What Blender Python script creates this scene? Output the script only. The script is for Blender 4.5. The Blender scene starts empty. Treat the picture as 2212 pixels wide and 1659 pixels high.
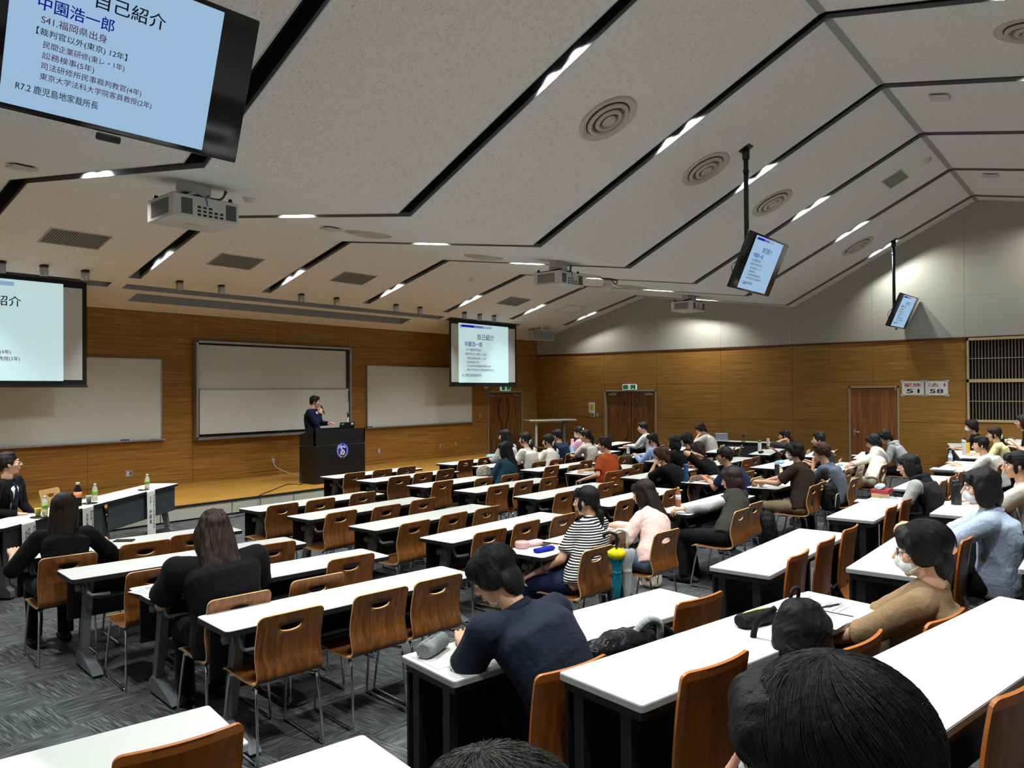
import bpy, bmesh, math, random
from mathutils import Vector, Matrix, Euler, noise
random.seed(7)
PI = math.pi
S = bpy.context.scene
COL = S.collection
# ------------------------------------------------------------------ camera
F_PX, CX, CY, CAM_H = 1661.0, 1106.0, 829.5, 2.01
_yaw = math.radians(38.77); _pit = math.atan(14.5 / F_PX); _roll = math.atan(23 / 3402.0)
_fh = Vector((math.cos(_yaw), math.sin(_yaw), 0)); _rh = Vector((math.sin(_yaw), -math.cos(_yaw), 0)); _up = Vector((0, 0, 1))
FW = math.cos(_pit) * _fh + math.sin(_pit) * _up
_u0 = -math.sin(_pit) * _fh + math.cos(_pit) * _up
RT = math.cos(_roll) * _rh - math.sin(_roll) * _u0
UP = math.sin(_roll) * _rh + math.cos(_roll) * _u0
EYE = Vector((0, 0, CAM_H))
cd = bpy.data.cameras.new('camera'); cam = bpy.data.objects.new('camera', cd); COL.objects.link(cam)
cd.sensor_width = 36.0; cd.lens = 36.0 * F_PX / 2212.0; cd.clip_start = 0.05; cd.clip_end = 100
cam.matrix_world = Matrix(((RT.x, UP.x, -FW.x, EYE.x), (RT.y, UP.y, -FW.y, EYE.y), (RT.z, UP.z, -FW.z, EYE.z), (0, 0, 0, 1)))
S.camera = cam
# ------------------------------------------------------------------ view, world, light levels
S.view_settings.view_transform = 'Standard'; S.view_settings.look = 'None'
S.view_settings.gamma = 1.0; S.view_settings.use_curve_mapping = False
S.view_settings.exposure = 0.0
W = bpy.data.worlds.new('world'); S.world = W; W.use_nodes = True
W.node_tree.nodes['Background'].inputs[0].default_value = (0, 0, 0, 1)
W.node_tree.nodes['Background'].inputs[1].default_value = 0.0
S.cycles.max_bounces = 7; S.cycles.diffuse_bounces = 4; S.cycles.glossy_bounces = 3; S.cycles.transmission_bounces = 6
S.cycles.transparent_max_bounces = 6; S.cycles.caustics_reflective = False; S.cycles.caustics_refractive = False
S.cycles.sample_clamp_indirect = 4.0; S.cycles.use_denoising = True
SPOT_W = 400.0          # watts of each recessed spot lamp (two to a fitting)
SPOT_COL = (0.94, 1.0, 0.985)
SPOT_ANGLE, SPOT_BLEND = 130.0, 0.8

# pixel of the 2212x1659 photograph -> point in the room
def ray(x, y): return FW + (x - CX) / F_PX * RT - (y - CY) / F_PX * UP
def atz(x, y, z):
    d = ray(x, y); return EYE + d * ((z - CAM_H) / d.z)
def aty(x, y, Y):
    d = ray(x, y); return EYE + d * (Y / d.y)
def atx(x, y, X):
    d = ray(x, y); return EYE + d * (X / d.x)

# ------------------------------------------------------------------ materials
def lin(c):
    return tuple(((v / 255) / 12.92 if v / 255 <= .04045 else ((v / 255 + .055) / 1.055) ** 2.4) for v in c)
MATS = {}
def mat(name, rgb, rough=.5, metal=0.0, spec=.5, emit=None, es=1.0, alpha=1.0, trans=0.0, sheen=0.0, coat=0.0):
    if name in MATS: return MATS[name]
    m = bpy.data.materials.new(name); m.use_nodes = True
    b = m.node_tree.nodes['Principled BSDF']
    c = lin(rgb) + (1,)
    b.inputs['Base Color'].default_value = c; b.inputs['Roughness'].default_value = rough; b.inputs['Metallic'].default_value = metal
    b.inputs['Specular IOR Level'].default_value = spec; b.inputs['Alpha'].default_value = alpha
    b.inputs['Transmission Weight'].default_value = trans; b.inputs['Sheen Weight'].default_value = sheen
    b.inputs['Coat Weight'].default_value = coat
    if emit:
        b.inputs['Emission Color'].default_value = lin(emit) + (1,); b.inputs['Emission Strength'].default_value = es
    MATS[name] = m
    return m
def nodes(m): return m.node_tree.nodes, m.node_tree.links, m.node_tree.nodes['Principled BSDF']
def _coord(n, l, scale, rot=(0, 0, 0), kind='Object'):
    t = n.new('ShaderNodeTexCoord'); mp = n.new('ShaderNodeMapping'); l.new(t.outputs[kind], mp.inputs[0])
    mp.inputs['Scale'].default_value = scale; mp.inputs['Rotation'].default_value = rot
    return mp.outputs[0]
def _noise(n, l, vec, scale=1, detail=3, rough=.5, dist=0.0):
    t = n.new('ShaderNodeTexNoise'); l.new(vec, t.inputs['Vector']); t.inputs['Scale'].default_value = scale
    t.inputs['Detail'].default_value = detail; t.inputs['Roughness'].default_value = rough; t.inputs['Distortion'].default_value = dist
    return t.outputs['Fac']
def _ramp(n, l, fac, stops):
    r = n.new('ShaderNodeValToRGB'); l.new(fac, r.inputs[0]); e = r.color_ramp.elements
    while len(e) < len(stops): e.new(.5)
    for i, (p, c) in enumerate(stops):
        e[i].position = p; e[i].color = lin(c) + (1,)
    return r.outputs[0]
def _bump(n, l, b, fac, strength, dist=.01):
    k = n.new('ShaderNodeBump'); k.inputs['Strength'].default_value = strength; k.inputs['Distance'].default_value = dist
    l.new(fac, k.inputs['Height']); l.new(k.outputs[0], b.inputs['Normal'])
def grain(name, dark, light, scale, rough=.45, bump=.05, vary=0.0, dist=0.0, spec=.4, coat=0.0, mid=None):
    """wood or brushed look: noise stretched by the per-axis scale, between two colours"""
    m = mat(name, light, rough, spec=spec, coat=coat); n, l, b = nodes(m)
    v = _coord(n, l, scale)
    if vary:
        oi = n.new('ShaderNodeObjectInfo'); ad = n.new('ShaderNodeVectorMath'); ad.operation = 'ADD'
        sc = n.new('ShaderNodeVectorMath'); sc.operation = 'SCALE'; cx = n.new('ShaderNodeCombineXYZ')
        for i in range(3): l.new(oi.outputs['Random'], cx.inputs[i])
        l.new(cx.outputs[0], sc.inputs[0]); sc.inputs['Scale'].default_value = 37.0
        l.new(v, ad.inputs[0]); l.new(sc.outputs[0], ad.inputs[1]); v = ad.outputs[0]
    f = _noise(n, l, v, 1, 5, .6, dist)
    c = _ramp(n, l, f, [(.30, dark), (.5, mid or tuple((a + b2) / 2 for a, b2 in zip(dark, light))), (.68, light)])
    if vary:
        hs = n.new('ShaderNodeHueSaturation'); mr = n.new('ShaderNodeMapRange'); l.new(oi.outputs['Random'], mr.inputs[0])
        mr.inputs['To Min'].default_value = 1 - vary; mr.inputs['To Max'].default_value = 1 + vary
        l.new(mr.outputs[0], hs.inputs['Value']); l.new(c, hs.inputs['Color']); c = hs.outputs[0]
    l.new(c, b.inputs['Base Color'])
    if bump: _bump(n, l, b, f, bump)
    return m
def cloth(name, rgb, rough=.85, scale=120, var=.07, bump=.12, wrinkle=.5):
    if name in MATS: return MATS[name]
    m = mat(name, rgb, rough, spec=.12, sheen=.02); n, l, b = nodes(m)
    v = _coord(n, l, (1, 1, 1)); f = _noise(n, l, v, scale, 2); g = _noise(n, l, v, 9, 3, .6, .6)
    lo = tuple(max(0, c * (1 - var)) for c in rgb); hi = tuple(min(255, c * (1 + var * .6)) for c in rgb)
    l.new(_ramp(n, l, f, [(.3, lo), (.7, hi)]), b.inputs['Base Color'])
    b1 = n.new('ShaderNodeBump'); b1.inputs['Strength'].default_value = bump; b1.inputs['Distance'].default_value = .002; l.new(f, b1.inputs['Height'])
    b2 = n.new('ShaderNodeBump'); b2.inputs['Strength'].default_value = wrinkle; b2.inputs['Distance'].default_value = .03; l.new(g, b2.inputs['Height'])
    l.new(b1.outputs[0], b2.inputs['Normal']); l.new(b2.outputs[0], b.inputs['Normal'])
    return m
def hairmat(name, dark, light):
    if name in MATS: return MATS[name]
    m = mat(name, dark, .55, spec=.22); n, l, b = nodes(m)
    v = _coord(n, l, (170, 60, 9)); f = _noise(n, l, v, 1, 4, .65)
    l.new(_ramp(n, l, f, [(.35, dark), (.75, light)]), b.inputs['Base Color']); _bump(n, l, b, f, .8, .006)
    return m

WOODWALL = grain('oak wall panel', (116, 78, 30), (172, 124, 56), (1.1, 1.1, 70), .5, .03, spec=.3)
DOORWOOD = grain('door veneer', (88, 52, 22), (150, 96, 46), (16, 16, 1.0), .45, .02, dist=.4)
STAGEWOOD = grain('stage boards', (150, 104, 38), (206, 158, 74), (1.2, 26, 1), .32, .02, spec=.5)
CHAIRWOOD = grain('chair plywood', (84, 48, 20), (134, 82, 36), (26, 26, 2.2), .36, .015, vary=.10, dist=1.2, coat=.15)
SEATWOOD = grain('swing seat plywood', (98, 52, 18), (134, 76, 28), (20, 20, 1.8), .34, .01, vary=.06, dist=.6, coat=.15)
PALEWOOD = grain('pale plywood', (176, 138, 84), (206, 170, 112), (24, 24, 2.2), .4, .01, vary=.04)
PLYEDGE = mat('plywood edge', (196, 150, 96), .5)
SEATEDGE = mat('swing seat edge', (168, 98, 40), .4)
WHITETOP = mat('white laminate', (212, 211, 209), .42, spec=.4)
EDGEBLK = mat('black edge band', (20, 20, 22), .5)
BLACKP = mat('black painted steel', (16, 17, 19), .5)
DARKPNL = mat('dark grey panel', (40, 44, 48), .55)
GREYMET = mat('grey painted metal', (112, 114, 118), .42, metal=.35)
SILVER = mat('satin aluminium', (176, 178, 180), .35, metal=.8)
CHROME = mat('chrome', (212, 214, 216), .12, metal=1.0)
BLACKPL = mat('black plastic', (14, 14, 15), .4)
BLACKGL = mat('glossy black bezel', (8, 8, 10), .12, spec=.6)
WHITEPL = mat('white plastic', (206, 204, 198), .45)
IVORY = mat('ivory plastic', (186, 182, 168), .5)
PAPER = mat('white paper', (216, 216, 212), .8, spec=.1)
INK = mat('black ink', (24, 24, 26), .8, spec=.1)
GREYINK = mat('grey print', (120, 120, 122), .8, spec=.1)
RED = mat('red ink', (168, 26, 40), .8, spec=.1)
BLUE = mat('blue plastic', (20, 70, 150), .4)
BOARD = mat('whiteboard enamel', (206, 210, 208), .22, spec=.5)
SKIN = mat('skin', (206, 158, 128), .5, spec=.35); nodes(SKIN)[2].inputs['Subsurface Weight'].default_value = 0.0
SKIN2 = mat('tanned skin', (184, 132, 100), .5, spec=.35)
EYEW = mat('eye white', (220, 218, 212), .3); EYEB = mat('dark iris', (22, 14, 10), .2)
LIPS = mat('lips', (178, 108, 96), .5)
LENS = mat('spectacle lens', (235, 240, 240), .05, alpha=.12)
MASK = cloth('white face mask', (224, 226, 228), .8, 60, .05, .1, .3)
def plaster(name, rgb, sc=90, bump=.15, var=6):
    m = mat(name, rgb, .85, spec=.15); n, l, b = nodes(m); v = _coord(n, l, (1, 1, 1)); f = _noise(n, l, v, sc, 3)
    l.new(_ramp(n, l, f, [(.3, tuple(c - var for c in rgb)), (.7, tuple(c + var for c in rgb))]), b.inputs['Base Color']); _bump(n, l, b, f, bump, .004)
    return m
UPPER = plaster('grey wall cloth', (164, 160, 148), 160)
BACKWALL = plaster('pale back wall', (232, 228, 220), 60)
CEILSM = plaster('smooth ceiling board', (240, 243, 242), 120, .06, 4)
def fleck():
    m = mat('fissured ceiling board', (190, 187, 182), .9, spec=.1); n, l, b = nodes(m)
    v = _coord(n, l, (1, 1, 1)); f = _noise(n, l, v, 46, 4, .62, 1.6); g = _noise(n, l, v, 120, 2)
    c = _ramp(n, l, f, [(.33, (196, 192, 187)), (.43, (240, 236, 231)), (.7, (248, 245, 240))])
    l.new(c, b.inputs['Base Color']); ad = n.new('ShaderNodeMath'); ad.operation = 'ADD'; l.new(f, ad.inputs[0]); l.new(g, ad.inputs[1])
    _bump(n, l, b, ad.outputs[0], .35, .008); return m
CEILFL = fleck()
SLOTBLK = mat('slot black lining', (26, 28, 32), .45)
SLOTGREY = mat('slot lit edge and end grey', (120, 120, 122), .5)  # grey paints room light caught on the door-side lower wall; end face shares it
LAMPON = mat('lit lamp face', (255, 255, 250), .5, emit=(255, 252, 244), es=38.0)
def carpet():
    m = mat('carpet tiles', (60, 61, 62), .95, spec=.08, sheen=.05); n, l, b = nodes(m)
    va = _coord(n, l, (4.5, 75, 1)); vb = _coord(n, l, (75, 4.5, 1)); vc = _coord(n, l, (1, 1, 0))
    fa = _noise(n, l, va, 1, 3, .7); fb = _noise(n, l, vb, 1, 3, .7)
    ck = n.new('ShaderNodeTexChecker'); l.new(vc, ck.inputs['Vector']); ck.inputs['Scale'].default_value = 2.0
    ck.inputs[1].default_value = (0, 0, 0, 1); ck.inputs[2].default_value = (1, 1, 1, 1)
    mx = n.new('ShaderNodeMix'); mx.data_type = 'FLOAT'; l.new(ck.outputs['Fac'], mx.inputs[0]); l.new(fa, mx.inputs[2]); l.new(fb, mx.inputs[3])
    l.new(_ramp(n, l, mx.outputs[0], [(.34, (34, 35, 37)), (.52, (72, 73, 74)), (.7, (118, 118, 116))]), b.inputs['Base Color'])
    _bump(n, l, b, mx.outputs[0], .5, .006); return m
CARPET = carpet()

# ------------------------------------------------------------------ mesh helpers
def rotz(a): return Matrix.Rotation(a, 4, 'Z')
class MB:
    def __init__(s): s.v = []; s.f = []; s.m = []; s.sm = []
    def add(s, vs, fs, mi=0, smooth=False, M=None):
        o = len(s.v)
        s.v += [tuple(M @ Vector(p)) if M else tuple(p) for p in vs]
        s.f += [tuple(i + o for i in f) for f in fs]; s.m += [mi] * len(fs); s.sm += [smooth] * len(fs)
        return s
    def box(s, c, size, mi=0, M=None, bev=0.0, seg=1):
        bm = bmesh.new(); bmesh.ops.create_cube(bm, size=1.0)
        for v in bm.verts: v.co = Vector((v.co.x * size[0], v.co.y * size[1], v.co.z * size[2]))
        if bev: bmesh.ops.bevel(bm, geom=bm.edges[:], offset=min(bev, min(size) * .49), segments=seg, affect='EDGES', profile=.5)
        for v in bm.verts: v.co += Vector(c)
        s.bm(bm, mi, M, bool(bev and seg > 1)); return s
    def bm(s, bm, mi=0, M=None, smooth=False):
        bm.verts.index_update()
        s.add([v.co.copy() for v in bm.verts], [[v.index for v in f.verts] for f in bm.faces], mi, smooth, M); bm.free(); return s
    def prism(s, poly, axis, a0, a1, mi=0, M=None):
        """polygon in the two axes other than `axis`, extruded from a0 to a1 along it"""
        def P(p, a): return (a, p[0], p[1]) if axis == 0 else ((p[0], a, p[1]) if axis == 1 else (p[0], p[1], a))
        n = len(poly); vs = [P(p, a0) for p in poly] + [P(p, a1) for p in poly]
        fs = [tuple(range(n))[::-1], tuple(range(n, 2 * n))] + [(i, (i + 1) % n, n + (i + 1) % n, n + i) for i in range(n)]
        return s.add(vs, fs, mi, False, M)
    def tube(s, pts, r, n=8, mi=0, M=None, caps=True, closed=False):
        pts = [Vector(p) for p in pts]; k = len(pts); vs = []; fs = []
        rr = r if isinstance(r, (list, tuple)) else [r] * k
        prev = None
        for i, p in enumerate(pts):
            if closed: t = (pts[(i + 1) % k] - pts[i - 1]).normalized()
            else: t = ((pts[min(i + 1, k - 1)] - p).normalized() + (p - pts[max(i - 1, 0)]).normalized())
            t = t.normalized() if t.length > 1e-6 else Vector((0, 0, 1))
            if prev is None:
                a = Vector((0, 0, 1)) if abs(t.z) < .9 else Vector((1, 0, 0)); u = t.cross(a).normalized()
            else: u = (prev - t * prev.dot(t)).normalized()
            prev = u; w = t.cross(u)
            for j in range(n):
                q = 2 * PI * j / n; vs.append(p + (u * math.cos(q) + w * math.sin(q)) * rr[i])
        for i in range(k if closed else k - 1):
            a = i * n; b2 = ((i + 1) % k) * n
            for j in range(n): fs.append((a + j, a + (j + 1) % n, b2 + (j + 1) % n, b2 + j))
        if caps and not closed: fs += [tuple(range(n))[::-1], tuple(range((k - 1) * n, k * n))]
        return s.add(vs, fs, mi, True, M)
    def lathe(s, prof, c=(0, 0, 0), n=18, mi=0, M=None, smooth=True):
        vs = []; fs = []; k = len(prof)
        for r, z in prof:
            for j in range(n):
                q = 2 * PI * j / n; vs.append((c[0] + r * math.cos(q), c[1] + r * math.sin(q), c[2] + z))
        for i in range(k - 1):
            for j in range(n): fs.append((i * n + j, i * n + (j + 1) % n, (i + 1) * n + (j + 1) % n, (i + 1) * n + j))
        fs += [tuple(range(n))[::-1], tuple(range((k - 1) * n, k * n))]
        return s.add(vs, fs, mi, smooth, M)
    def ball(s, c, r, mi=0, M=None, n=14, k=8):
        r = r if isinstance(r, (tuple, list)) else (r, r, r); vs = [(c[0], c[1], c[2] - r[2])]; fs = []
        for i in range(1, k):
            t = PI * i / k
            for j in range(n):
                q = 2 * PI * j / n; vs.append((c[0] + r[0] * math.sin(t) * math.cos(q), c[1] + r[1] * math.sin(t) * math.sin(q), c[2] - r[2] * math.cos(t)))
        vs.append((c[0], c[1], c[2] + r[2])); L = len(vs) - 1
        for j in range(n):
            fs.append((0, 1 + (j + 1) % n, 1 + j)); fs.append((L, L - n + j, L - n + (j + 1) % n))
        for i in range(k - 2):
            for j in range(n):
                a = 1 + i * n; fs.append((a + j, a + (j + 1) % n, a + n + (j + 1) % n, a + n + j))
        return s.add(vs, fs, mi, True, M)
    def loft(s, rings, mi=0, M=None, smooth=True, n=20):
        """rings: list of (centre, rx, ry) ellipses lying in planes across the path"""
        k = len(rings); vs = []; fs = []
        C = [Vector(r[0]) for r in rings]
        for i, (c, rx, ry) in enumerate(rings):
            t = (C[min(i + 1, k - 1)] - C[max(i - 1, 0)]).normalized()
            u = Vector((1, 0, 0)) if abs(t.x) < .8 else Vector((0, 0, 1)); u = (u - t * u.dot(t)).normalized(); w = t.cross(u)
            for j in range(n):
                q = 2 * PI * j / n; vs.append(C[i] + u * rx * math.cos(q) + w * ry * math.sin(q))
        for i in range(k - 1):
            for j in range(n): fs.append((i * n + j, i * n + (j + 1) % n, (i + 1) * n + (j + 1) % n, (i + 1) * n + j))
        fs += [tuple(range(n))[::-1], tuple(range((k - 1) * n, k * n))]
        return s.add(vs, fs, mi, smooth, M)
    def mesh(s, name, mats):
        me = bpy.data.meshes.new(name); me.from_pydata(s.v, [], s.f); me.update()
        for m in (mats if isinstance(mats, (list, tuple)) else [mats]): me.materials.append(m)
        me.polygons.foreach_set('material_index', s.m); me.polygons.foreach_set('use_smooth', s.sm)
        bm = bmesh.new(); bm.from_mesh(me); bmesh.ops.recalc_face_normals(bm, faces=bm.faces[:]); bm.to_mesh(me); bm.free()
        return me
    def build(s, name, mats, parent=None, loc=(0, 0, 0), rz=0.0):
        return link(name, s.mesh(name, mats), parent, loc, rz)
def link(name, me, parent=None, loc=(0, 0, 0), rz=0.0):
    o = bpy.data.objects.new(name, me); COL.objects.link(o); o.location = loc; o.rotation_euler = (0, 0, rz)
    if parent: o.parent = parent
    return o
def thing(name, label, cat, loc=(0, 0, 0), rz=0.0, group=None):
    o = bpy.data.objects.new(name, None); COL.objects.link(o); o.location = loc; o.rotation_euler = (0, 0, rz); o.empty_display_size = .1
    return tag(o, label, cat, group)
def tag(o, label, cat, group=None):
    o['label'] = label; o['category'] = cat
    if group: o['group'] = group
    return o
def struct(o):
    o['kind'] = 'structure'; return o
def copy_tree(o, parent=None):
    c = o.copy(); COL.objects.link(c)
    if parent: c.parent = parent
    for ch in KIDS.get(o.name, [x for x in o.children]): copy_tree(ch, c)
    return c
KIDS = {}
def dup(root, loc, rz=0.0, label=None, group=None):
    r = copy_tree(root); r.location = loc; r.rotation_euler = (0, 0, rz)
    if label: r['label'] = label
    if group: r['group'] = group
    return r
TMP = bpy.data.scenes.new('scratch')                    # a scratch scene for evaluating modifiers and lettering; removed at the end
def baked(o):
    TMP.collection.objects.link(o); vl = TMP.view_layers[0]; vl.update()
    me = bpy.data.meshes.new_from_object(o.evaluated_get(vl.depsgraph)); TMP.collection.objects.unlink(o); return me
def text_mesh(body, bold=0.0):
    cu = bpy.data.curves.new('lettering', 'FONT'); cu.body = body; cu.size = 1.0; cu.offset = bold
    o = bpy.data.objects.new('lettering', cu)
    me = baked(o)
    bpy.data.objects.remove(o); bpy.data.curves.remove(cu)
    return [v.co.copy() for v in me.vertices], [tuple(p.vertices) for p in me.polygons]
TXT = {}
def put_text(mb, body, x0, x1, zc, h, y=0.0, mi=0, bold=0.0, M=None):
    """lettering in the XZ plane facing -Y, fitted to x0..x1 and height h about zc (x1 None keeps the natural width)"""
    if bold:
        o_ = bold * h * .9
        for dx, dz in ((-o_, 0), (o_, 0), (0, o_ * .7), (0, -o_ * .7)): put_text(mb, body, x0 + dx, None if x1 is None else x1 + dx, zc + dz, h, y + dx * .02, mi, 0.0, M)
        return mb
    key = (body, 0.0)
    if key not in TXT: TXT[key] = text_mesh(body)
    vs, fs = TXT[key]
    if not vs: return mb
    ax = min(v.x for v in vs); bx = max(v.x for v in vs); az = min(v.y for v in vs); bz = max(v.y for v in vs)
    sz = h / max(bz - az, 1e-6); sx = (x1 - x0) / (bx - ax) if x1 is not None else sz
    return mb.add([(x0 + (v.x - ax) * sx, y, zc + (v.y - (az + bz) / 2) * sz) for v in vs], fs, mi, False, M)
# ------------------------------------------------------------------ room shell
WX, WY, LX, BY = 18.98, 14.25, -0.95, -4.6          # right wall, front wall, left wall, back wall
PROF = [(WY, 3.535), (10.46, 4.585), (6.38, 4.01), (2.50, 6.01), (BY, 4.60)]
def zc(Y):
    for (a, za), (b, zb) in zip(PROF, PROF[1:]):
        if b <= Y <= a: return za + (zb - za) * (Y - a) / (b - a)
    return PROF[0][1]
def wing(x): return (4.4 - x) * .205 if x < 4.4 else ((x - 14.6) * .205 if x > 14.6 else 0.0)
TIERS = [(2.51, .07), (1.63, .19), (.78, .30), (-.08, .41), (-.95, .52)]
fl = MB(); XS = [LX, 4.4, 14.6, WX]
def strip(ya, yb, z):
    for xa, xb in zip(XS, XS[1:]):
        fl.add([(xa, yb + wing(xa) if yb > BY else BY, z), (xb, yb + wing(xb) if yb > BY else BY, z), (xb, ya + (wing(xb) if ya < WY else 0), z), (xa, ya + (wing(xa) if ya < WY else 0), z)], [(0, 1, 2, 3)])
strip(WY, TIERS[0][0], 0.0)
for i, (e, z) in enumerate(TIERS):
    strip(e, TIERS[i + 1][0] if i + 1 < len(TIERS) else BY, z)
    z0 = TIERS[i - 1][1] if i else 0.0
    for xa, xb in zip(XS, XS[1:]):
        fl.add([(xa, e + wing(xa), z0), (xb, e + wing(xb), z0), (xb, e + wing(xb), z), (xa, e + wing(xa), z)], [(0, 1, 2, 3)])
struct(fl.build('floor', CARPET))

def cut(r, holes):
    out = [r]
    for h in holes:
        nx = []
        for (a, b, c, d) in out:                      # u0,u1,z0,z1
            if h[0] >= b or h[1] <= a or h[2] >= d or h[3] <= c: nx.append((a, b, c, d)); continue
            if h[0] > a: nx.append((a, h[0], c, d))
            if h[1] < b: nx.append((h[1], b, c, d))
            u, v = max(a, h[0]), min(b, h[1])
            if h[2] > c: nx.append((u, v, c, h[2]))
            if h[3] < d: nx.append((u, v, h[3], d))
        out = nx
    return out
SEAM = .006
def panels(mb, us, zs, holes, put, mi=0):
    for a, b in zip(us, us[1:]):
        for c, d in zip(zs, zs[1:]):
            for r in cut((a + SEAM / 2, b - SEAM / 2, c + SEAM / 2, d - SEAM / 2), holes):
                if r[1] - r[0] > .01 and r[3] - r[2] > .01: put(mb, r, mi)
# front wall
DOOR1 = (16.62, 18.22, 0.0, 2.0)
wf = MB()
panels(wf, [LX, 0.03, 1.97, 3.91, 5.85, 7.79, 9.72, 11.64, 13.57, 15.5, 17.43, WX], [0.0, .34, 1.24, 2.15, 3.07, 3.53], [DOOR1],
       lambda m, r, mi: m.box(((r[0] + r[1]) / 2, WY + .06, (r[2] + r[3]) / 2), (r[1] - r[0], .12, r[3] - r[2]), mi))
wf.box(((LX + WX) / 2, WY + .19, 1.9), (WX - LX + .6, .1, 3.8), 1)
SEAMDK = mat('dark seam', (46, 28, 10), .8)
struct(wf.build('wall_front', [WOODWALL, SEAMDK]))
# right wall: oak below, grey cloth above
DOOR2 = (10.15, 11.82, 0.0, 2.01); DOOR3 = (4.05, 5.13, 0.0, 2.06); GRILL = (BY, 2.735, 1.27, 3.075)
YS = [BY, -2.8, -.95, .9, 2.75, 4.6, 6.44, 8.28, 10.14, 11.83, WY]
wr = MB()
panels(wr, YS, [0.0, .32, 1.24, 2.16, 3.055], [DOOR2, DOOR3, GRILL],
       lambda m, r, mi: m.box((WX + .06, (r[0] + r[1]) / 2, (r[2] + r[3]) / 2), (.12, r[1] - r[0], r[3] - r[2]), mi))
wr.box((WX + .19, (BY + WY) / 2, 3.1), (.1, WY - BY + .6, 6.3), 1)
struct(wr.build('wall_right', [WOODWALL, SEAMDK]))
wu = MB()
for a, b in zip(YS, YS[1:]):
    for c, d in zip([3.1, 3.98, 4.90, 5.8], [3.98, 4.90, 5.8, 6.4]):
        n = 6
        for i in range(n):                             # clipped by the ceiling line
            ya, yb = a + SEAM / 3 + (b - a - SEAM / 1.5) * i / n, a + SEAM / 3 + (b - a - SEAM / 1.5) * (i + 1) / n
            ta, tb = min(d - SEAM / 3, zc(ya) + .05), min(d - SEAM / 3, zc(yb) + .05)
            if ta <= c + .02 and tb <= c + .02: continue
            ta, tb = max(ta, c + .02), max(tb, c + .02)
            wu.prism([(ya, c), (yb, c), (yb, tb), (ya, ta)], 0, WX, WX + .12, 0)
struct(wu.build('wall_right_upper', [UPPER]))
tr = MB(); tr.box((WX - .004, (BY + WY) / 2, 3.077), (.028, WY - BY, .04)); struct(tr.build('trim_1', grain('dark oak trim', (72, 36, 14), (98, 52, 20), (1, 1, 50))))
wl = MB(); wl.box((LX - .06, (BY + WY) / 2, 3.1), (.12, WY - BY + .4, 6.4)); struct(wl.build('wall_left', BACKWALL))
wb = MB(); wb.box(((LX + WX) / 2, BY - .06, 3.1), (WX - LX + .4, .12, 6.4)); struct(wb.build('wall_back', BACKWALL))
# stage
st = MB(); SX1 = 16.55; SE = 11.55
st.box(((LX + SX1) / 2, (SE + WY) / 2 + .03, .2425), (SX1 - LX, WY - SE - .06, .015), 0)
st.box(((LX + SX1) / 2, SE + .015, .2375), (SX1 - LX, .05, .025), 1)
x = 7.0 - 1.2 * 7
while x < SX1 - .05:
    a, b = max(x + .008, LX), min(x + 1.192, SX1)
    if b > a + .05:
        st.box(((a + b) / 2, SE + .02, .125), (b - a, .02, .195), 2)
        for px_ in (a + .06, a + .12, b - .12, b - .06): st.tube([(px_, SE + .0095, .2), (px_, SE + .02, .2)], .006, 6, 1)
    x += 1.2
st.box(((LX + SX1) / 2, SE + .06, .11), (SX1 - LX, .04, .22), 1); st.box((SX1 - .01, (SE + WY) / 2, .11), (.02, WY - SE - .06, .22), 2)
struct(st.build('stage', [STAGEWOOD, BLACKP, mat('stage fascia', (168, 164, 148), .6)]))
# ceiling with slots running from the front slope to the back
SLOTS = [1.02, 3.51, 6.02, 8.51, 10.98, 13.46, 15.98, 18.47]; SW = .0925; SLOT_FRONT = 12.86; SD = .24
ce = MB(); RECS = [(6.02, 13.72, 13.12, 13.33), (6.35, 12.92, 13.47, 13.84), (LX, 5.78, 13.12, 13.33), (13.92, 16.75, 13.12, 13.33)]
def cquad(xa, xb, ya, yb, mi, dz=0.0):
    if xb - xa < 1e-4 or ya - yb < 1e-4: return
    ce.add([(xa, ya, zc(ya) + dz), (xb, ya, zc(ya) + dz), (xb, yb, zc(yb) + dz), (xa, yb, zc(yb) + dz)], [(0, 1, 2, 3)], mi)
for r in cut((LX, WX, SLOT_FRONT, WY), [(a, b, c, d) for a, b, c, d in RECS]): cquad(r[0], r[1], r[3], r[2], 0)
edges = [LX] + [e for s in SLOTS for e in (s - SW, s + SW)] + [WX]
SEGY = [(SLOT_FRONT, 10.46, 0), (10.46, 6.38, 1), (6.38, 2.50, 0), (2.50, BY, 0)]
for ya, yb, mi in SEGY:
    for i in range(0, len(edges), 2): cquad(edges[i], edges[i + 1], ya, yb, mi)
for a, b, c, d in RECS:                                # pockets in the front slope
    cquad(a, b, d, c, 2, .16)
    for ya, yb in ((d, d), (c, c)):
        ce.add([(a, ya, zc(ya)), (b, ya, zc(ya)), (b, ya, zc(ya) + .16), (a, ya, zc(ya) + .16)], [(0, 1, 2, 3)], 2)
    for xx in (a, b): ce.add([(xx, c, zc(c)), (xx, d, zc(d)), (xx, d, zc(d) + .16), (xx, c, zc(c) + .16)], [(0, 1, 2, 3)], 2)
struct(ce.build('ceiling', [CEILFL, CEILSM, mat('pocket grey', (150, 152, 154), .8)]))
sl = MB()
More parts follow.
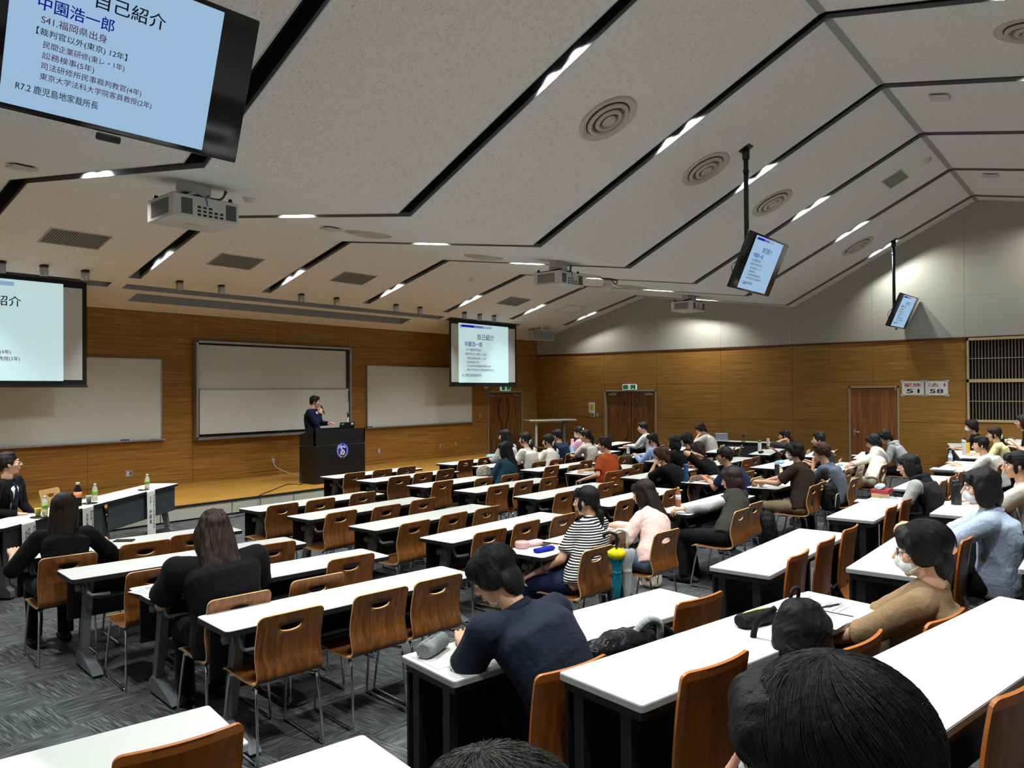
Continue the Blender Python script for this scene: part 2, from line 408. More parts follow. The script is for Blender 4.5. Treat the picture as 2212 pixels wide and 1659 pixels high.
for s in SLOTS:
    ys = [SLOT_FRONT, 10.46, 6.38, 2.50, BY]
    for ya, yb in zip(ys, ys[1:]):
        def q(xa, za, xb, zb, mi): sl.add([(xa, ya, zc(ya) + za), (xb, ya, zc(ya) + zb), (xb, yb, zc(yb) + zb), (xa, yb, zc(yb) + za)], [(0, 1, 2, 3)], mi)
        q(s - SW, SD, s + SW, SD, 0); q(s - SW, -.004, s - SW, SD, 0); q(s + SW, .045, s + SW, SD, 0)
        q(s + SW, -.004, s + SW, .045, 1); q(s + SW, -.004, s + SW + .012, -.004, 2); q(s - SW, -.004, s - SW - .012, -.004, 2)
        q(s + SW + .012, -.004, s + SW + .012, .01, 2); q(s - SW - .012, -.004, s - SW - .012, .01, 2)
    y = SLOT_FRONT; sl.add([(s - SW, y, zc(y) - .004), (s + SW, y, zc(y) - .004), (s + SW, y, zc(y) + SD), (s - SW, y, zc(y) + SD)], [(0, 1, 2, 3)], 1)
struct(sl.build('trim_2', [SLOTBLK, SLOTGREY, mat('slot edge bead', (196, 196, 194), .6)]))
jt = MB()                                              # the cover strip along the main ridge
for ya, yb in ((2.50 + .04, 2.50 - .04),):
    for i in range(0, len(edges), 2):
        jt.add([(edges[i] + .012, ya, zc(ya) - .006), (edges[i + 1] - .012, ya, zc(ya) - .006), (edges[i + 1] - .012, yb, zc(yb) - .006), (edges[i] + .012, yb, zc(yb) - .006)], [(0, 1, 2, 3)])
struct(jt.build('trim_3', mat('ridge strip', (150, 148, 144), .7)))

# ---- recessed twin lamps in the slots
def recessed_lamp(s, Y, label, power=1.0):
    i = next(k for k, (ya, yb, _) in enumerate(SEGY) if yb <= Y <= ya)
    (ya, za), (yb, zb) = PROF[i], PROF[i + 1]; m = (zb - za) / (yb - ya)
    t = thing('recessed_lamp', label, 'ceiling light', (s, Y, zc(Y) + SD - .004), group='recessed twin lamps in the ceiling slots')
    ang = math.atan(m); R = Matrix.Rotation(ang, 4, 'X')
    h = MB(); h.box((0, 0, -.02), (.15, .62, .036), 0, R); h.build('lamp_housing', SLOTBLK, t)
    for dy in (-.17, .17):
        b = MB(); b.lathe([(.03, 0), (.046, -.004), (.05, -.05), (.044, -.05), (.036, -.02), (.0, -.02)], (-.015, dy, -.038), 14, 0, R); b.build('reflector', SILVER, t)
        g = MB(); g.lathe([(.0, 0), (.034, 0), (.034, -.008), (0, -.008)], (-.015, dy, -.062), 14, 0, R); g.build('lamp_lens', LAMPON, t)
        ld = bpy.data.lights.new('lamp_light', 'SPOT'); ld.energy = SPOT_W * power; ld.color = SPOT_COL; ld.spot_size = math.radians(SPOT_ANGLE)
        ld.spot_blend = SPOT_BLEND; ld.shadow_soft_size = .03
        lo = bpy.data.objects.new('lamp_light', ld); COL.objects.link(lo); lo.parent = t
        lo.matrix_local = R @ Matrix.Translation((-.015, dy, -.075))
    return t
ORD = ['first', 'second', 'third', 'fourth', 'fifth', 'sixth', 'seventh', 'eighth']
LAMPY = [(12.2, 'front slope near the whiteboards'), (8.5, 'smooth middle ceiling strip'), (4.35, 'big rising slope'), (.55, 'rear slope')]
for si, s in enumerate(SLOTS):
    for Y, where in LAMPY:
        w = 'door wall' if si > 3 else 'presenters side'
        k = len(SLOTS) - si if si > 3 else si + 1
        recessed_lamp(s, Y, 'twin recessed lamp, %s slot from %s, %s' % (ORD[k - 1], w, where), (.40 if Y > 12 else 1.0) * (.5 if si == len(SLOTS) - 1 else 1.0))

# ---- doors
def double_door(name, W_, H_, place, rz):
    d = struct(bpy.data.objects.new(name, None)); COL.objects.link(d); d.location = place; d.rotation_euler = (0, 0, rz)
    fr = MB(); w = W_ / 2                               # local x along the wall, -y into the room
    for sx in (-1, 1): fr.box((sx * (w - .02), .05, H_ / 2), (.045, .14, H_))
    fr.box((0, .05, H_ - .02), (W_, .14, .045)); fr.build('door_frame', mat('door frame beige', (150, 138, 112), .5), d)
    for sx in (-1, 1):
        lf = MB(); lf.box((sx * (w / 2 - .012), .09, (H_ - .05) / 2), (w - .05, .04, H_ - .06)); leaf = lf.build('door_leaf', DOORWOOD, d)
        x = lambda k: sx * k
        pts = [(.17, 1.78), (.24, 1.66), (.24, 1.30), (.10, 1.06), (.10, .72), (.20, .56)]
        hb = MB(); hb.tube([(x(a), .03, z) for a, z in pts], .017, 8)
        for a, z in (pts[0], pts[2], pts[5]): hb.tube([(x(a), .03, z), (x(a), .075, z)], .009, 6)
        hb.build('pull_handle', mat('dark bronze handle', (86, 78, 66), .35, metal=.6), leaf)
        cl = MB(); cl.box((x(w - .24), .045, H_ - .125), (.24, .05, .055), bev=.006); cl.box((x(w - .3), .05, H_ - .075), (.22, .015, .012)); cl.build('door_closer', SILVER, leaf)
    return d
double_door('door_1', DOOR1[1] - DOOR1[0], 2.0, ((DOOR1[0] + DOOR1[1]) / 2, WY, 0), 0)
double_door('door_2', DOOR2[1] - DOOR2[0], 2.01, (WX, (DOOR2[0] + DOOR2[1]) / 2, 0), -PI / 2)
d3 = struct(bpy.data.objects.new('door_3', None)); COL.objects.link(d3); d3.location = (WX, (DOOR3[0] + DOOR3[1]) / 2, 0); d3.rotation_euler = (0, 0, -PI / 2)
fr = MB(); w = (DOOR3[1] - DOOR3[0]) / 2
for sx in (-1, 1): fr.box((sx * (w - .018), .02, 1.03), (.04, .08, 2.06))
fr.box((0, .02, 2.04), (2 * w, .08, .04)); fr.build('door_frame', mat('door frame beige', (150, 138, 112), .5), d3)
lf = MB(); lf.box((0, .03, 1.01), (2 * w - .085, .04, 2.0)); leaf = lf.build('door_leaf', grain('warm door veneer', (108, 62, 28), (160, 98, 48), (18, 18, 1.1), .45, .02, dist=.3), d3)
hb = MB(); hb.box((-w + .115, .0, .98), (.05, .012, .16), bev=.004); hb.tube([(-w + .115, -.045, 1.0), (-w + .115, 0, 1.0)], .01, 8); hb.tube([(-w + .115, -.045, 1.0), (-w + .235, -.045, .995)], .011, 8); hb.build('lever_handle', SILVER, leaf)
cl = MB(); cl.box((w - .075, .0, 1.99), (.04, .03, .06), bev=.004); cl.build('door_hinge', SILVER, leaf)
# ---- slatted grille on the right wall
gr = struct(bpy.data.objects.new('wall_grille', None)); COL.objects.link(gr); gr.location = (WX, 0, 0)
g = MB(); FRM = mat('grille frame', (176, 156, 112), .5)
y0, y1 = BY + .02, 2.72
for z0, z1 in ((1.275, 1.325), (2.12, 2.19), (3.02, 3.07)): g.box((.005, (y0 + y1) / 2, (z0 + z1) / 2), (.05, y1 - y0, z1 - z0))
for yy in (2.70, -.95): g.box((.005, yy, 2.17), (.05, .04, 1.8))
for zz in (1.72, 2.63): g.box((.016, (y0 + y1) / 2, zz), (.03, y1 - y0, .012))
g.build('grille_frame', FRM, gr)
g = MB(); yy = y0
while yy < y1: g.box((.03, yy, 2.17), (.035, .02, 1.76)); yy += .06
g.build('grille_slats', mat('grille slat', (104, 92, 76), .6), gr)
g = MB(); g.box((.105, (y0 + y1) / 2, 2.17), (.03, y1 - y0, 1.8)); g.build('grille_back', mat('grille dark', (22, 18, 16), .9), gr)
# ------------------------------------------------------------------ desks and chairs
ROWS = ['front', 'second', 'third', 'fourth', 'fifth', 'sixth', 'seventh']
TW, TD, TH = 1.80, .41, .72
def rrect(w, d, r, n=4):
    out = []
    for cx, cy, a0 in ((w / 2 - r, d / 2 - r, 0), (-w / 2 + r, d / 2 - r, PI / 2), (-w / 2 + r, -d / 2 + r, PI), (w / 2 - r, -d / 2 + r, 1.5 * PI)):
        out += [(cx + r * math.cos(a0 + PI / 2 * i / n), cy + r * math.sin(a0 + PI / 2 * i / n)) for i in range(n + 1)]
    return out
def folding_desk_parts(t, panel_mat=BLACKP):
    """desk local frame: +Y towards the stage, origin on the floor under the middle of the top"""
    b = MB(); b.prism(rrect(TW, TD, .03), 2, TH - .014, TH, 0); top = b.build('desk_top', WHITETOP, t)
    b = MB(); b.prism(rrect(TW + .006, TD + .006, .032), 2, TH - .032, TH - .003, 0); b.build('edge_band', EDGEBLK, top)
    b = MB(); b.box((0, TD / 2 - .035, TH - .20), (TW - .12, .016, .34), bev=.004); b.build('modesty_panel', panel_mat, t)
    b = MB(); b.box((0, -.01, TH - .17), (TW - .34, .26, .012)); b.box((0, .115, TH - .14), (TW - .34, .012, .07)); b.box((0, 0, TH - .055), (TW - .3, .05, .045)); b.build('book_shelf', BLACKP, t)
    for sx in (-1, 1):
        x = sx * (TW / 2 - .16)
        b = MB()
        b.prism([(-.045, TH - .035), (.045, TH - .035), (.155, .10), (.095, .10)], 0, x - .026, x + .026)
        lg = b.build('leg', GREYMET, t)
        b = MB(); b.prism([(.20, 0.022), (.195, .085), (.15, .125), (.06, .115), (-.17, .05), (-.215, .022)], 0, x - .036, x + .036); bm = None
        b.build('foot', GREYMET, lg)
        b = MB(); b.box((x, .17, .011), (.05, .05, .022)); b.box((x, -.185, .011), (.05, .05, .022)); b.build('foot_glide', BLACKPL, lg)
        b = MB(); b.tube([(x + sx * .026, .045, TH - .12), (x + sx * .075, .045, TH - .12)], .027, 14); b.tube([(x + sx * .026, .02, TH - .12), (x + sx * .04, .02, TH - .12)], .036, 14); b.build('pivot_knob', GREYMET, lg)
        b = MB(); b.tube([(x + sx * .03, -.085, TH - .05), (x + sx * .035, -.12, TH - .13), (x + sx * .02, -.135, TH - .145), (x - sx * .10, -.145, TH - .15)], .0135, 8); b.build('bag_hook', GREYMET, lg)
t0 = thing('folding_desk', 'x', 'desk', group='white folding desks on the flat floor'); folding_desk_parts(t0)
_first = {'desk': t0}
DESKS = {}
COLS = dict(L='sixth', M='fifth', N='fourth', P='third', Q='second', R='first')
def desk(col, row, x, y, rz):
    """x, y: stage-side corner at the presenters' end of the top"""
    c = Vector((x, y, 0)) + rotz(rz) @ Vector((TW / 2, -TD / 2, 0))
    lab = 'white folding desk, %s row from the stage, %s desk column from door wall' % (ROWS[row], COLS[col])
    f = _first.pop('desk', None)
    if f: f.location = c; f.rotation_euler = (0, 0, rz); f['label'] = lab; o = f
    else: o = dup(t0, c, rz, lab)
    DESKS[col, row] = (c, rz); return o
RY = [9.64, 8.80, 7.75, 6.86, 5.87, 4.90, 3.95]
for r in range(2, 7): desk('M', r, 4.77, RY[r], 0)
for r in range(7): desk('N', r, 7.30, RY[r], 0)
for r in range(7): desk('P', r, 9.82, RY[r], 0)
for r in range(7): desk('Q', r, 12.32, RY[r], 0)
AL, AR = math.radians(-7.4), math.radians(9.4)
for r, (x, y) in zip((3, 4, 5, 6), ((2.31, 7.13), (2.30, 6.13), (2.38, 5.18), (2.32, 4.21))): desk('L', r, x, y, AL)
for r, (x, y) in enumerate(((14.86, 9.72), (14.86, 8.92), (14.84, 7.74), (14.76, 6.82), (14.78, 5.90), (14.80, 4.86), (14.93, 3.98))): desk('R', r, x, y, AR)

def spline(P, n):
    out = []
    for i in range(len(P) - 1):
        p0, p1, p2, p3 = P[max(i - 1, 0)], P[i], P[i + 1], P[min(i + 2, len(P) - 1)]
        for j in range(n):
            t = j / n; out.append(tuple(.5 * (2 * b + (c - a) * t + (2 * a - 5 * b + 4 * c - d) * t * t + (3 * b - a - 3 * c + d) * t ** 3) for a, b, c, d in zip(p0, p1, p2, p3)))
    return out + [P[-1]]
def bent_sheet(prof, half, thick, hole=None, nu=14, rtop=.035, rend=.03, bow=0.0, edge=1):
    """bent plywood: profile (y, z) swept over u in -1..1; hole = (row0,row1,col0,col1, s_centre, half_w, half_h)"""
    P = [Vector((0, a, b)) for a, b in prof]; n = len(P)
    acc = [0.0]
    for i in range(1, n): acc.append(acc[-1] + (P[i] - P[i - 1]).length)
    L = acc[-1]
    def at(s):
        s = min(max(s, 0), L)
        for i in range(1, n):
            if acc[i] >= s - 1e-9: k = (s - acc[i - 1]) / max(acc[i] - acc[i - 1], 1e-9); return P[i - 1].lerp(P[i], k)
        return P[-1]
    def hw(s):
        w = half(s / L) if callable(half) else half
        if s < rtop: w -= rtop - math.sqrt(max(rtop ** 2 - (rtop - s) ** 2, 0))
        if L - s < rend: w -= rend - math.sqrt(max(rend ** 2 - (rend - (L - s)) ** 2, 0))
        return w
    ss = [0, .003, .010, .02, .033] + [acc[i] for i in range(n) if .04 < acc[i] < L - .04] + [L - .033, L - .02, L - .010, L - .003, L]
    us = [-1 + 2 * j / nu for j in range(nu + 1)]
    bm = bmesh.new()
    def V(u_m, s, wref):
        p = at(s); k = u_m / max(wref, 1e-6); return bm.verts.new((u_m, p.y - bow * (1 - k * k), p.z))
    wmax = max(hw(s) for s in ss)
    G = [[V(u * hw(s), s, wmax) for u in us] for s in ss]
    hr = None
    if hole:
        sc, hwid, hh = hole
        r0 = max(i for i, s in enumerate(ss) if s < sc - hh * 1.25); r1 = min(i for i, s in enumerate(ss) if s > sc + hh * 1.25)
        c0 = max(j for j, u in enumerate(us) if u * hw(sc) < -hwid * 1.15); c1 = min(j for j, u in enumerate(us) if u * hw(sc) > hwid * 1.15)
        hr = (r0, r1, c0, c1)
        ring = [(r0, c) for c in range(c0, c1)] + [(r, c1) for r in range(r0, r1)] + [(r1, c) for c in range(c1, c0, -1)] + [(r, c0) for r in range(r1, r0, -1)]
        inner = []
        for k in range(3):                               # extra points so the oval stays round
            pass
        for r, c in ring:
            a = math.atan2((ss[r] - sc) / hh, us[c] * hw(ss[r]) / hwid); inner.append(V(hwid * math.cos(a), sc + hh * math.sin(a), wmax))
        for i in range(len(ring)):
            j = (i + 1) % len(ring); bm.faces.new((G[ring[i][0]][ring[i][1]], G[ring[j][0]][ring[j][1]], inner[j], inner[i]))
        for r in range(r0 + 1, r1):
            for c in range(c0 + 1, c1): bm.verts.remove(G[r][c]); G[r][c] = None
    for i in range(len(ss) - 1):
        for j in range(nu):
            if hr and hr[0] <= i < hr[1] and hr[2] <= j < hr[3]: continue
            bm.faces.new((G[i][j], G[i][j + 1], G[i + 1][j + 1], G[i + 1][j]))
    bmesh.ops.recalc_face_normals(bm, faces=bm.faces[:])
    before = set(bm.faces); bmesh.ops.solidify(bm, geom=bm.faces[:], thickness=thick)
    bm.normal_update()
    for f in bm.faces:
        f.smooth = True
        if min(e.calc_length() for e in f.edges) < thick * 1.3 and len(f.verts) == 4:
            es = sorted(e.calc_length() for e in f.edges)
            if any(abs(e.calc_length() - thick) < thick * .35 for e in f.edges) and f not in before: f.material_index = edge; f.smooth = False
    return bm
CH_PROF = spline([(-.262, .800), (-.238, .715), (-.218, .63), (-.216, .565), (-.234, .50), (-.238, .462), (-.212, .430), (-.15, .418), (0, .414), (.12, .422), (.185, .418), (.212, .402)], 5)
def plywood_chair_parts(t, wood=CHAIRWOOD):
    bm = bent_sheet(CH_PROF, .198, .011, hole=(.088, .066, .025), nu=18)
    bmesh.ops.recalc_face_normals(bm, faces=bm.faces[:])
    me = bpy.data.meshes.new('seat_shell'); bm.to_mesh(me); bm.free(); me.materials.append(wood); me.materials.append(PLYEDGE); link('seat_shell', me, t)
    for sx in (-1, 1):
        x = sx * .175; b = MB()
        pts = spline([(sx * .12, -.10, .40), (x, -.165, .397), (x * 1.05, -.20, .37), (x * 1.12, -.235, .04), (x * 1.12, -.215, .012), (x * 1.12, -.17, .011), (x * 1.12, .16, .011), (x * 1.12, .205, .014), (x * 1.1, .215, .045), (x * 1.03, .15, .375), (x, .115, .397), (sx * .12, .05, .402)], 4)
        b.tube(pts, .0085, 8); f = b.build('leg_frame', CHROME, t)
        b = MB()
        for y in (-.18, .17): b.box((x * 1.12, y, .007), (.024, .05, .014))
        b.build('floor_glide', BLACKPL, f)
    b = MB(); b.box((0, -.05, .401), (.26, .05, .012)); b.box((0, .04, .402), (.26, .05, .012)); b.tube([(-.125, -.1, .40), (.125, -.1, .40)], .008, 8); b.tube([(-.125, .05, .402), (.125, .05, .402)], .008, 8); b.build('seat_bracket', BLACKP, t)
c0 = thing('plywood_chair', 'x', 'chair', group='bent plywood chairs at the folding desks'); plywood_chair_parts(c0)
_first['chair'] = c0
SEATN = ['seat farthest from the doors', 'middle seat', 'seat nearest the doors']
CHAIRS = {}
def chair_at(x, y, rz, lab):
    f = _first.pop('chair', None)
    if f: f.location = (x, y, 0); f.rotation_euler = (0, 0, rz); f['label'] = lab; return f
    return dup(c0, (x, y, 0), rz, lab)
def chair_px(col, row, seat, px, py, jit=0.0):
    """px, py: middle of the top edge of the backrest in the photograph"""
    p = atz(px, py, .80); rz = {'L': AL, 'R': AR}.get(col, 0.0) + math.radians(jit)
    q = p + rotz(rz) @ Vector((0, .262, 0))
    CHAIRS[col, row, seat] = (q.x, q.y, rz)
    return chair_at(q.x, q.y, rz, 'plywood chair, %s, %s row from stage, %s column from door wall' % (SEATN[seat], ROWS[row], COLS[col]))
for a in [('L', 6, 0, 633, 1321), ('L', 6, 1, 827, 1277), ('L', 6, 2, 951, 1248), ('L', 5, 0, 521, 1286), ('L', 5, 1, 690, 1246), ('L', 5, 2, 762, 1202),
          ('L', 4, 0, 340, 1229), ('L', 4, 1, 470, 1203), ('L', 4, 2, 592, 1174), ('L', 3, 0, 150, 1200), ('L', 3, 1, 317, 1171), ('L', 3, 2, 421, 1152),
          ('M', 2, 0, 613, 1089), ('M', 2, 1, 695, 1078), ('M', 2, 2, 787, 1064), ('M', 3, 0, 740, 1105), ('M', 3, 1, 838, 1092), ('M', 3, 2, 917, 1078),
          ('M', 4, 0, 899, 1127), ('M', 4, 1, 983, 1109), ('M', 4, 2, 1055, 1096), ('M', 5, 0, 1062, 1146, -6), ('M', 5, 1, 1141, 1127), ('M', 5, 2, 1221, 1112),
          ('M', 6, 0, 1294, 1184, -4), ('M', 6, 1, 1333, 1152), ('M', 6, 2, 1444, 1147, -5),
          ('N', 0, 0, 768, 1021), ('N', 0, 1, 828, 1014), ('N', 0, 2, 880, 1008), ('N', 1, 0, 865, 1029, -4), ('N', 1, 1, 916, 1021), ('N', 1, 2, 965, 1014),
          ('N', 2, 0, 959, 1039), ('N', 2, 1, 1048, 1032), ('N', 2, 2, 1104, 1025), ('N', 3, 0, 1079, 1049, -3), ('N', 3, 1, 1134, 1040), ('N', 3, 2, 1188, 1031),
          ('N', 4, 0, 1222, 1063), ('N', 4, 1, 1268, 1053), ('N', 4, 2, 1312, 1043), ('N', 5, 0, 1355, 1079), ('N', 5, 1, 1407, 1067), ('N', 5, 2, 1454, 1057),
          ('N', 6, 0, 1605, 1101), ('N', 6, 1, 1635, 1086),
          ('P', 0, 0, 1008, 993), ('P', 0, 1, 1050, 988), ('P', 1, 0, 1166, 997), ('P', 1, 1, 1204, 992), ('P', 2, 0, 1194, 1007), ('P', 2, 1, 1244, 1004), ('P', 2, 2, 1268, 995),
          ('P', 3, 0, 1327, 1018, -5), ('P', 3, 1, 1357, 1012), ('P', 3, 2, 1380, 1002), ('P', 5, 1, 1621, 1018), ('P', 5, 2, 1636, 1031),
          ('P', 6, 0, 1762, 1048), ('P', 6, 1, 1780, 1041), ('P', 6, 2, 1801, 1032),
          ('Q', 2, 0, 1350, 985), ('Q', 4, 1, 1615, 992), ('Q', 4, 2, 1634, 987), ('Q', 6, 0, 1836, 1013), ('Q', 6, 1, 1862, 1006), ('Q', 6, 2, 1912, 1004),
          ('R', 3, 1, 1587, 966, 8), ('R', 3, 2, 1603, 962, 8), ('R', 5, 2, 1807, 972)]: chair_px(*a)

# ---- fixed desks on the tiers and their swing seats
FW_, FD_ = 1.80, .41
FTH = .75
def fixed_desk_parts(t):
    b = MB(); b.prism(rrect(FW_, FD_, .012, 3), 2, FTH - .012, FTH); top = b.build('desk_top', WHITETOP, t)
    b = MB(); b.prism(rrect(FW_ + .004, FD_ + .004, .014, 3), 2, FTH - .026, FTH - .004); b.build('edge_band', mat('silver edge band', (150, 150, 152), .4), top)
    b = MB(); b.box((0, 0, FTH - .045), (FW_ - .03, FD_ - .03, .038)); b.build('desk_frame', BLACKP, t)
    b = MB(); b.box((0, FD_ / 2 - .02, .40), (FW_ - .04, .014, .56)); b.build('modesty_panel', BLACKP, t)
    for sx in (-1, 1):
        for y in (FD_ / 2 - .075, -FD_ / 2 + .10):
            b = MB(); b.box((sx * (FW_ / 2 - .05), y, (FTH - .06) / 2), (.042, .05, FTH - .06)); lg = b.build('leg', BLACKP, t)
            b = MB(); b.loft([((sx * (FW_ / 2 - .05), y, 0.0), .075, .055), ((sx * (FW_ / 2 - .05), y, .012), .07, .05), ((sx * (FW_ / 2 - .05), y, .022), .04, .03)]); b.build('foot_plate', BLACKP, lg)
    b = MB(); b.box((0, -.02, .19), (FW_ - .1, .05, .07)); b.build('cross_beam', BLACKP, t)
fd0 = thing('fixed_desk', 'x', 'desk', group='white fixed desks on the raised tiers'); fixed_desk_parts(fd0); _first['fixed'] = fd0
SB_PROF = spline([(-.055, .86), (-.035, .74), (-.02, .60), (-.012, .46), (-.022, .36), (-.05, .29)], 6)
def swing_seat_parts(t, down=False):
    hf = lambda k: .195 if k < .72 else .195 - .075 * ((k - .72) / .28) ** 1.3
    bm = bent_sheet(SB_PROF, hf, .013, nu=12, rtop=.028, rend=.03, bow=.028)
    bmesh.ops.recalc_face_normals(bm, faces=bm.faces[:])
    me = bpy.data.meshes.new('backrest'); bm.to_mesh(me); bm.free(); me.materials.append(SEATWOOD); me.materials.append(SEATEDGE); bk = link('backrest', me, t)
    bolt = MB().tube([(0, -.034, 0), (0, .0, 0)], .011, 10).mesh('bolt', BLACKP)
    for x in (-.06, .06):
        for z in (.37, .45): link('bolt', bolt, bk, (x, -.022, z))
    b = MB()
    M = Matrix.Translation((0, .02, .41)) @ Matrix.Rotation(math.radians(2 if down else -62), 4, 'X')
    b.box((0, .17, 0), (.37, .35, .035), 0, M, .015, 2); b.box((0, .17, -.028), (.33, .30, .02), 0, M); b.build('seat_pad', BLACKP, t)
    b = MB()
    b.prism([(-.02, .50), (.02, .50), (.03, .36), (.26, .20), (.34, .20), (.34, .14), (.22, .13), (-.02, .30)], 0, -.03, .03); b.build('swing_arm', BLACKP, t)
    b = MB(); b.box((0, .33, .10), (.05, .06, .2)); b.loft([((0, .33, 0), .085, .055), ((0, .33, .014), .08, .05), ((0, .33, .026), .045, .035)]); b.build('pedestal', BLACKP, t)
ss0 = thing('swing_seat', 'x', 'seat', group='plywood swing seats of the fixed desks'); swing_seat_parts(ss0); _first['seat'] = ss0
ss1 = thing('swing_seat', 'x', 'seat', group='plywood swing seats of the fixed desks'); swing_seat_parts(ss1, True); _first['down'] = ss1
TIERN = ['lowest', 'second', 'third', 'fourth']
FDESK = {}
def fixed(tier, x, y, rz, where, seats=(0, 1, 2), nudge={}, hang=()):
    z = TIERS[tier][1]; c = Vector((x, y, z)) + rotz(rz) @ Vector((FW_ / 2, -FD_ / 2, 0))
    lab = 'white fixed desk on the %s tier, %s' % (TIERN[tier], where)
    f = _first.pop('fixed', None)
    if f: f.location = c; f.rotation_euler = (0, 0, rz); f['label'] = lab
    else: dup(fd0, c, rz, lab)
    FDESK[tier, where] = (c, rz)
    for k in seats:
        dx, dy, da = nudge.get(k, (0, 0, 0))
        p = c + rotz(rz) @ Vector((-.6 + .6 * k + dx, -FD_ / 2 - .025 + dy, 0))
        lb = 'folded swing seat, %s, %s tier, %s' % (['far from doors', 'middle', 'doorward'][k], TIERN[tier], where)
        dn = dy < -.2
        if dn: lb = lb.replace('folded swing seat', 'swing seat turned down')
        f = _first.pop('down' if dn else 'seat', None)
        if f: f.location = p; f.rotation_euler = (0, 0, rz + math.radians(da)); f['label'] = lb
        else: dup(ss1 if dn else ss0, p, rz + math.radians(da), lb)
WL, WR = math.radians(-11.6), math.radians(11.6)
fixed(0, 2.39, 2.57, WL, 'desk of navy polo man', (0, 2), {0: (.0, -.30, 0), 2: (0, -.02, 0)})
fixed(0, 4.85, 2.21, 0, 'desk with three empty seats', (0, 1, 2))
fixed(0, 7.40, 2.21, 0, 'desk of hooded woman', (0, 1, 2), {2: (0, -.30, 0)})
fixed(0, 9.93, 2.21, 0, 'desk doorward of hooded woman', (0, 1, 2))
fixed(0, 12.46, 2.23, 0, 'desk of white T-shirt man', (0, 1, 2), {0: (0, -.30, 0)})
fixed(0, 14.90, 2.25, WR, 'desk of yellow top woman', (0, 2), {0: (0, -.3, 0)})
fixed(0, 17.05, 2.72, WR, 'desk by the grille wall', (1,), {1: (0, -.3, 0)})
fixed(0, -.20, 3.11, WL, 'desk at lower corner of view', (2,), {2: (.06, .02, 0)})
fixed(1, 2.39, 1.70, WL, 'desk with backpack and handouts', (0, 1, 2), {1: (.02, -.22, 4), 2: (0, -.30, 0)})
fixed(1, 4.82, 1.33, 0, 'desk of pale blue shirt student', (0, 1, 2), {2: (-.05, -.30, 0)})
fixed(1, 7.34, 1.34, 0, 'desk with black tumbler', (0, 1, 2), {0: (.05, -.3, 0), 1: (0, -.02, 0)})
fixed(1, 14.90, 1.30, WR, 'desk at far end', (1,), {1: (0, -.3, 0)})
fixed(1, 17.05, 1.74, WR, 'desk with grey pencil case', (1,), {1: (0, -.3, 0)})
fixed(1, -.18, 2.24, WL, 'desk at bottom edge of view', ())
fixed(2, 2.40, .84, WL, 'desk nearest the viewer', (0, 1, 2), {0: (.06, -.02, 0), 1: (.02, -.02, 0)})
fixed(2, 4.85, .47, 0, 'desk at side frame edge', (0,), {})
# ------------------------------------------------------------------ boards, screens, monitors
def whiteboard(x0, x1, z0, z1, label):
    t = thing('whiteboard', label, 'whiteboard', ((x0 + x1) / 2, WY, z0)); w = x1 - x0; h = z1 - z0
    b = MB(); b.box((0, -.03, h / 2), (w - .03, .02, h - .03)); b.build('writing_surface', BOARD, t)
    b = MB()
    for sx in (-1, 1): b.box((sx * (w / 2 - .01), -.025, h / 2), (.02, .05, h))
    for z in (.01, h - .01): b.box((0, -.025, z), (w, .05, .02))
    b.build('board_frame', SILVER, t)
    b = MB(); b.box((0, -.065, .0), (w + .08, .09, .012)); b.box((0, -.108, .008), (w + .08, .006, .026)); b.build('pen_tray', SILVER, t)
    return t
whiteboard(3.37, 7.16, 1.135, 2.65, 'plain whiteboard behind the panel table, partly hidden by projector screen')
whiteboard(12.15, 15.93, 1.14, 2.65, 'plain whiteboard between the lectern and the double doors')
t = thing('sliding_whiteboard', 'tall double whiteboard with two sliding panels behind the standing speaker', 'whiteboard', (9.705, WY, 1.10))
w, h = 3.81, 1.93
b = MB(); b.box((0, -.02, h / 2), (w - .06, .02, h - .1)); b.build('back_panel', BLACKP, t)
b = MB(); b.box((-.02, -.06, h * .735), (w - .2, .02, h * .45)); p = b.build('upper_panel', BOARD, t)
b = MB(); b.box((-.02, -.075, h * .735 - h * .225), (w - .2, .03, .014)); b.box((w / 2 - .11, -.065, h * .735), (.012, .03, h * .45)); b.build('panel_edge', SILVER, p)
b = MB(); b.box((.01, -.095, h * .28), (w - .14, .02, h * .46)); p = b.build('lower_panel', BOARD, t)
b = MB(); b.box((.01, -.108, h * .28 + h * .228), (w - .14, .02, .012)); b.box((w / 2 - .075, -.11, h * .42), (.008, .01, .26), 1); b.build('panel_edge', [SILVER, BLUE], p)
b = MB()
for sx in (-1, 1): b.box((sx * (w / 2 - .02), -.07, h / 2), (.045, .14, h))
b.box((0, -.07, h - .02), (w, .14, .04)); b.box((0, -.07, .02), (w, .14, .04)); b.build('board_frame', SILVER, t)
b = MB(); b.box((0, -.15, .0), (w + .02, .1, .014)); b.box((0, -.2, .008), (w + .02, .006, .03)); b.build('pen_tray', SILVER, t)

